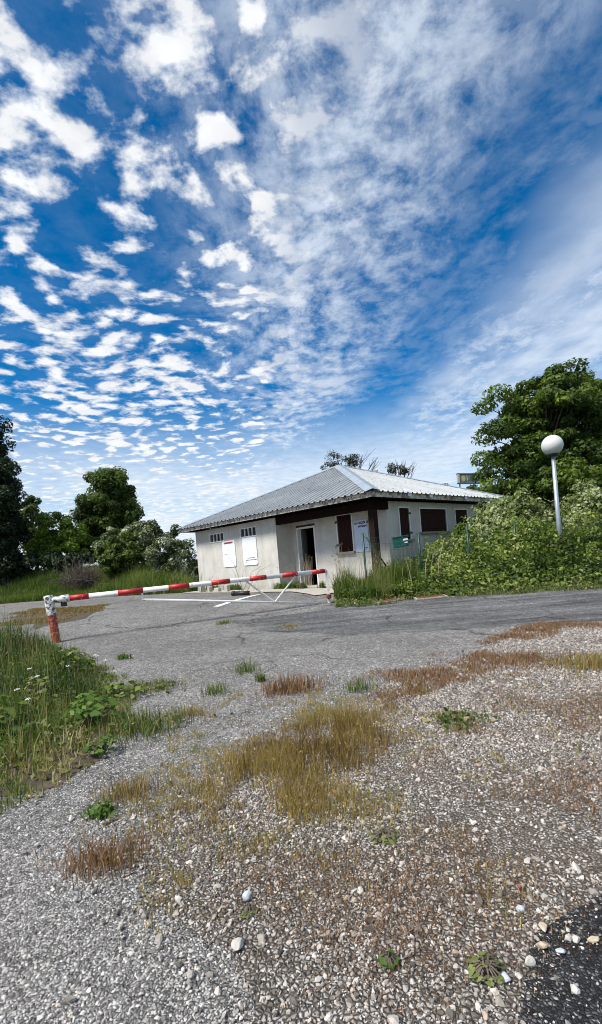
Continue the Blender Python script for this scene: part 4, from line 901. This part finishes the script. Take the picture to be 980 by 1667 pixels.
# ================================================================ DRY GRASS AND WEEDS ON ASPHALT AND GRAVEL
DRY = [(-.86, 2.8), (-.75, 3.15), (-.42, 3.5), (-.15, 3.85), (.25, 4.35), (.58, 4.1), (.55, 3.3), (.35, 2.75), (.16, 2.35), (-.12, 2.2), (-.46, 2.45)]
def patchy(name, poly, n, h, wdt, m, label, amp=.1, fr=3, seed=1, thr=.0, fs=3, lean=.3, tfun=None):
    X, Y = scatter(poly, n, amp, fr, seed, lambda x, y: np.clip((fbm(x*fs, y*fs, seed+5)-thr)*6, 0, 1) if thr else np.ones_like(x))
    e = np.clip(-poly_sd(X, Y, poly)/.25, .35, 1)
    return X, Y, blades(X, Y, h*e*(.6+.8*fbm(X*4, Y*4, seed+9)), wdt, lean, tfun(X, Y) if tfun else None, terr(X, Y)+.012)
def dryd(x, y):
    sd = poly_sd(x, y, DRY); return np.clip((fbm(x*3.2, y*3.2, 141)+.55*fbm(x*10, y*10, 142)-.63)*3.0+np.clip(-sd/.35, -1, .8)*.75, 0, 1)
BOX = [(-1.3, 1.7), (1.1, 1.7), (1.1, 4.9), (-1.3, 4.9)]
X, Y = scatter(BOX, 50000, 0, 1, 1, dryd); hh = (.045+.085*np.clip(-poly_sd(X, Y, DRY)/.3, 0, 1))*(.35+1.3*fbm(X*5, Y*5, 143))
tg = np.clip(fbm(X*2.3, Y*2.3, 144)*1.25-.15+rng.normal(0, .22, len(X)), 0, 1)
bl = blades(X, Y, hh, .0036, .5, tg, terr(X, Y)+.012)
j = rng.permutation(len(X))[:700]; hd_ = tri_leaves(np.stack([X[j], Y[j], terr(X[j], Y[j])+rng.uniform(.1, .2, len(j))], 1), np.tile([0, -1., .3], (len(j), 1)), .018, .4, rng.uniform(.1, .6, len(j)))
stuff_obj('dry_grass', [bl, hd_], 'blade_mixed', 'big patch of tawny dry grass in the middle of the foreground', 'grass')
EDGE = [(.3, 4.6), (.75, 5.35), (1.8, 6.0), (2.6, 6.9), (3.4, 7.6), (4.6, 7.4), (4.4, 6.2), (3.2, 5.6), (2.2, 4.8), (1.2, 4.3), (.6, 4.0)]
X, Y, b1_ = patchy('e', EDGE, 70000, .06, .005, '', '', .3, 2, 111, .43, 1.5, .8)
SIDE = [(-.7, 2.6), (.2, 2.2), (.5, 3.2), (1.6, 4.4), (4, 5.5), (4.5, 3.5), (2.2, 2.2), (.9, 1.75), (.55, 1.4), (.1, 1.3), (-.3, 1.6), (-.8, 2.1)]
X2, Y2, b2_ = patchy('e', SIDE, 90000, .035, .003, '', '', .3, 3, 121, .46, 2.0, 1.1)
stuff_obj('brown_groundcover', [b1_, b2_], 'blade_rust', 'reddish brown dry weeds creeping over the gravel', 'weeds')
X3, Y3, b3_ = patchy('e', SIDE, 22000, .065, .004, '', '', .15, 3, 131, .58, 3.2, .5)
stuff_obj('green_groundcover', [b3_], 'blade_mixed', 'thin olive green weeds scattered through the gravel', 'weeds')
def tuft(label, x, y, n, rad, h, m, w_=.006, lean=.5, leaf=0):
    t = thing('grass_tuft', label, 'grass tuft', (x, y, T(x, y))); X = x+rng.normal(0, rad*.5, n); Y = y+rng.normal(0, rad*.4, n)
    L = [blades(X, Y, h, w_, lean, None, terr(X, Y)+.006)]
    if leaf: C = np.stack([X, Y, terr(X, Y)+rng.uniform(.02, h*.7, n)], 1)[:leaf]; L.append(tri_leaves(C, np.tile([0, 0, 1.], (len(C), 1)), .045, .6))
    leaf_obj('blades', L, m, t)['kind'] = 'stuff'
for a in (('sparse green tuft on the asphalt left of the rusty clump', -.99, 4.98, 110, .16, .14, 'blade_green'), ('spiky green weed in the crack farthest from the dry grass', -.77, 5.85, 130, .2, .16, 'blade_green'),
          ('small bright green sprig beside the rusty clump', -.54, 5.33, 40, .06, .10, 'leaf_fresh', .012, .5, 25), ('rusty brown clump on the asphalt in the middle', -.20, 4.85, 420, .30, .16, 'blade_rust'),
          ('small yellow green tuft on asphalt nearest the verge tuft', -1.14, 4.28, 120, .16, .10, 'blade_mixed'), ('wide olive tuft on asphalt at the tip of the verge', -1.43, 4.0, 520, .34, .17, 'blade_verge', .006, .5, 60),
          ('tiny two lobed green plant alone on the car park', -2.82, 7.48, 40, .12, .09, 'leaf_fresh', .02, .6, 40), ('bright green leafy sprout left of the dry grass', -1.19, 2.64, 60, .08, .07, 'leaf_fresh', .008, .6, 40),
          ('dry tuft above the bright green sprout', -1.13, 2.86, 260, .17, .10, 'blade_dry', .004), ('reddish dry tuft near the left foreground', -1.0, 2.2, 420, .20, .085, 'blade_rust', .004),
          ('green and straw tuft at the right edge of the gravel', 2.75, 4.8, 520, .34, .15, 'blade_mixed'), ('dark green low weed in the middle of the gravel', 1.06, 3.6, 260, .24, .07, 'blade_verge', .005, .9, 120),
          ('green weed creeping from the verge onto the asphalt', -1.75, 5.4, 360, .34, .10, 'blade_verge', .006, .7, 120), ('thin green tuft between the asphalt and the dry grass top', .45, 4.65, 120, .16, .13, 'blade_green'),
          ('tuft growing on the far dark tarmac before the barrier', -.35, 9.35, 160, .3, .05, 'blade_mixed', .01, .8), ('small tuft on the car park before the white line', -1.75, 10.3, 90, .2, .09, 'blade_green', .01)): tuft(*a)
leafy('rosette_weed', 'pale grey green rosette on the gravel beside the black asphalt', 'plant', (.455, 1.46, .012), 90, .055, .035, .020, 'leaf_grey')
leafy('rosette_weed', 'tiny pale rosette in the gravel below the dry grass', 'plant', (-.30, 1.80, .012), 34, .035, .02, .018, 'leaf_grey')
leafy('rosette_weed', 'flat yellow green rosette in the gravel right of the dry grass foot', 'plant', (.27, 2.2, .012), 60, .07, .03, .026, 'leaf_grey')
leafy('rosette_weed', 'small green sprout in the gravel near the bottom middle', 'plant', (.17, 1.52, .012), 34, .03, .035, .02, 'leaf_fresh')

# ================================================================ STONES
def rock(seed, flat=.65, sub=1):
    r = random.Random(seed); bm = bmesh.new(); bmesh.ops.create_icosphere(bm, subdivisions=sub, radius=.5)
    sx, sy, sz = r.uniform(.85, 1.25), r.uniform(.7, 1.0), flat*r.uniform(.8, 1.15); pl = [(Vector((r.gauss(0, 1), r.gauss(0, 1), r.gauss(0, 1))).normalized(), r.uniform(.20, .38)) for _ in range(9)]
    for v in bm.verts:
        for n_, d_ in pl:
            q = v.co.dot(n_)
            if q > d_: v.co -= n_*(q-d_)*.9
        v.co = Vector((v.co.x*sx, v.co.y*sy, v.co.z*sz))*r.uniform(.95, 1.05)
    me = bpy.data.meshes.new('rock'); bm.to_mesh(me); bm.free(); return me
def rock_set(name, m, flat, n=7):
    c = bpy.data.collections.new(name)
    for k in range(n):
        me = rock(k*13+int(flat*100), flat); me.materials.append(MAT[m]); o = bpy.data.objects.new(name, me); c.objects.link(o)
    return c
def instancer(name, X, Y, Z, size, coll, label, cat, tilt=.5):
    n = len(X); me = bpy.data.meshes.new(name); me.vertices.add(n); me.vertices.foreach_set('co', np.stack([X, Y, Z], 1).astype(np.float32).ravel())
    rot = np.stack([rng.normal(0, tilt, n), rng.normal(0, tilt, n), rng.uniform(0, 6.283, n)], 1); scl = size[:, None]*rng.uniform(.8, 1.25, (n, 3))
    for nm, d in (('rot', rot), ('scl', scl)):
        a = me.attributes.new(nm, 'FLOAT_VECTOR', 'POINT'); a.data.foreach_set('vector', d.astype(np.float32).ravel())
    a = me.attributes.new('pick', 'INT', 'POINT'); a.data.foreach_set('value', rng.integers(0, 7, n).astype(np.int32))
    ob = link(name, me, None); ng = bpy.data.node_groups.new(name, 'GeometryNodeTree')
    ng.interface.new_socket('Geometry', in_out='INPUT', socket_type='NodeSocketGeometry'); ng.interface.new_socket('Geometry', in_out='OUTPUT', socket_type='NodeSocketGeometry')
    N = ng.nodes; gi = N.new('NodeGroupInput'); go = N.new('NodeGroupOutput'); ip = N.new('GeometryNodeInstanceOnPoints'); ci = N.new('GeometryNodeCollectionInfo')
    ci.inputs['Collection'].default_value = coll; ci.inputs['Separate Children'].default_value = True; ci.inputs['Reset Children'].default_value = True
    def na(nm, ty):
        q = N.new('GeometryNodeInputNamedAttribute'); q.data_type = ty; q.inputs['Name'].default_value = nm; return q.outputs['Attribute']
    er = N.new('FunctionNodeEulerToRotation'); k = ng.links.new
    k(gi.outputs[0], ip.inputs['Points']); k(ci.outputs[0], ip.inputs['Instance']); ip.inputs['Pick Instance'].default_value = True
    k(na('pick', 'INT'), ip.inputs['Instance Index']); k(na('rot', 'FLOAT_VECTOR'), er.inputs[0]); k(er.outputs[0], ip.inputs['Rotation']); k(na('scl', 'FLOAT_VECTOR'), ip.inputs['Scale']); k(ip.outputs[0], go.inputs[0])
    md = ob.modifiers.new('stones', 'NODES'); md.node_group = ng; return tag(ob, label, cat, kind='stuff')
RS = rock_set('rock', 'stone', .62); CS = rock_set('chipping', 'chip', .55)
NEAR = [(-7, .6), (9, .6), (9, 8.2), (-7, 8.2)]
n = 860000; X = rng.uniform(-5, 6.5, n); Y = .9+7.3*rng.uniform(0, 1, n)**1.45
k = inview(X, Y, .8); X, Y = X[k], Y[k]
sg_ = ragged(X, Y, GRAVEL, .13, 2.5, 4)+.75*(rng.beta(3, 3, len(X))-.5); sp_ = ragged(X, Y, PATCH, .05, 5, 6); sv_ = ragged(X, Y, VERGE, .14, 2, 5); sr_ = ragged(X, Y, ROAD, .16, 1.5, 3)
gm = (sg_ < 0) & (sp_ > -.16*rng.beta(1, 3, len(X))) & (sr_ > 0)
clear = fbm(X*1.1, Y*1.1, 201)
k = gm & (rng.uniform(0, 1, len(X)) < np.clip(.95-2.2*(clear-.42), .25, .95))
xs, ys = X[k], Y[k]; sz = np.clip(rng.lognormal(math.log(.0098), .52, len(xs)), .008, .050)*(1+.05*np.maximum(ys-3, 0))
instancer('gravel', xs, ys, .012+sz*.02, sz, RS, 'loose pale gravel covering the right foreground', 'gravel')
k = (sg_ >= .0) & (sp_ > .0) & (sv_ > -.05) & (sr_ > 0) & (rng.uniform(0, 1, len(X)) < np.clip(1.2-.155*Y, 0, 1))
xs, ys = X[k], Y[k]; sz = np.clip(rng.lognormal(math.log(.0094), .38, len(xs)), .006, .03)*(1+.06*np.maximum(ys-3, 0))
instancer('stone_chippings', xs, ys, .004+sz*.02, sz, CS, 'grey stone chippings standing out of the worn near asphalt', 'chippings', .3)
n = 2600; xs = rng.uniform(.3, 1.6, n); ys = rng.uniform(1.0, 2.1, n); k = ragged(xs, ys, PATCH, .05, 5, 6) < -.0; xs, ys = xs[k], ys[k]; sz = np.clip(rng.lognormal(math.log(.007), .4, len(xs)), .004, .02)
instancer('patch_grit', xs, ys, np.full(len(xs), .016)+sz*.1, sz, CS, 'fine pale grit strewn on the black asphalt patch', 'grit', .4)
n = 80; xs = rng.uniform(-1.6, 2.6, n); ys = 1.2+3.2*rng.uniform(0, 1, n)**1.3; k = (ragged(xs, ys, VERGE, .14, 2, 5) > 0); xs, ys = xs[k], ys[k]; sz = rng.uniform(.024, .042, len(xs))
instancer('cobbles', xs, ys, .014+sz*.15, sz, RS, 'larger pale stones strewn among the gravel and chippings', 'stones', .3)
simple('stone_white', (.42, .40, .365), .85, 0, .15, 60); simple('stone_cream', (.44, .37, .27), .85, 0, .18, 60); simple('stone_blue', (.40, .43, .47), .8, 0, .12, 60)
def stone(label, x, y, s, m, seed, flat=.6, z=.016, group=None, rz=0):
    me = rock(seed, flat, 2); me.materials.append(MAT[m]); o = bpy.data.objects.new('stone', me); COL.objects.link(o); o.location = (x, y, z+s*flat*.30); o.scale = (s, s, s); o.rotation_euler = (0, 0, rz); tag(o, label, 'stone', group)
stone('big flat pinkish white stone alone among the chippings in the bottom middle', -.32, 1.63, .062, 'stone_white', 3, .55, rz=.2)
stone('bluish white pebble at the upper left of the near chippings', -.31, 1.87, .045, 'stone_blue', 5, .7)
stone('cream stone on the very edge of the black asphalt, the largest there', .655, 1.53, .045, 'stone_cream', 7, .6)
stone('cream stone by the dry blades just above the largest edge stone', .70, 1.60, .048, 'stone_cream', 9, .6, rz=1)
stone('pale blue stone lying on the black asphalt near its gravel edge', .70, 1.505, .034, 'stone_blue', 11, .55)
stone('white stone on the black asphalt left of the lone cream stone', .775, 1.545, .036, 'stone_white', 13, .5)
stone('lone cream stone farthest right on the black asphalt', .825, 1.54, .034, 'stone_cream', 15, .6)
stone('white stone just inside the gravel left of the black asphalt', .595, 1.475, .038, 'stone_white', 17, .6)
stone('pale blue stone beside the grey green rosette', .50, 1.43, .034, 'stone_blue', 19, .6)
stone('pale blue stone where the gravel meets the top of the black asphalt', .66, 1.69, .040, 'stone_blue', 21, .55)
sc_ = MB(); sc_.poly([(.70, 1.79, .05), (.712, 1.80, .055), (.722, 1.785, .062), (.705, 1.778, .058)], [(0, 1, 2, 3)])
fl = MB().lathe((.705, 1.79, .028), [(.001, -.01), (.006, -.004), (.007, .003), (.002, .009)], 7).build('red_berry', 'redscrap'); tag(fl, 'tiny red scrap lying in the weeds above the black asphalt', 'scrap')
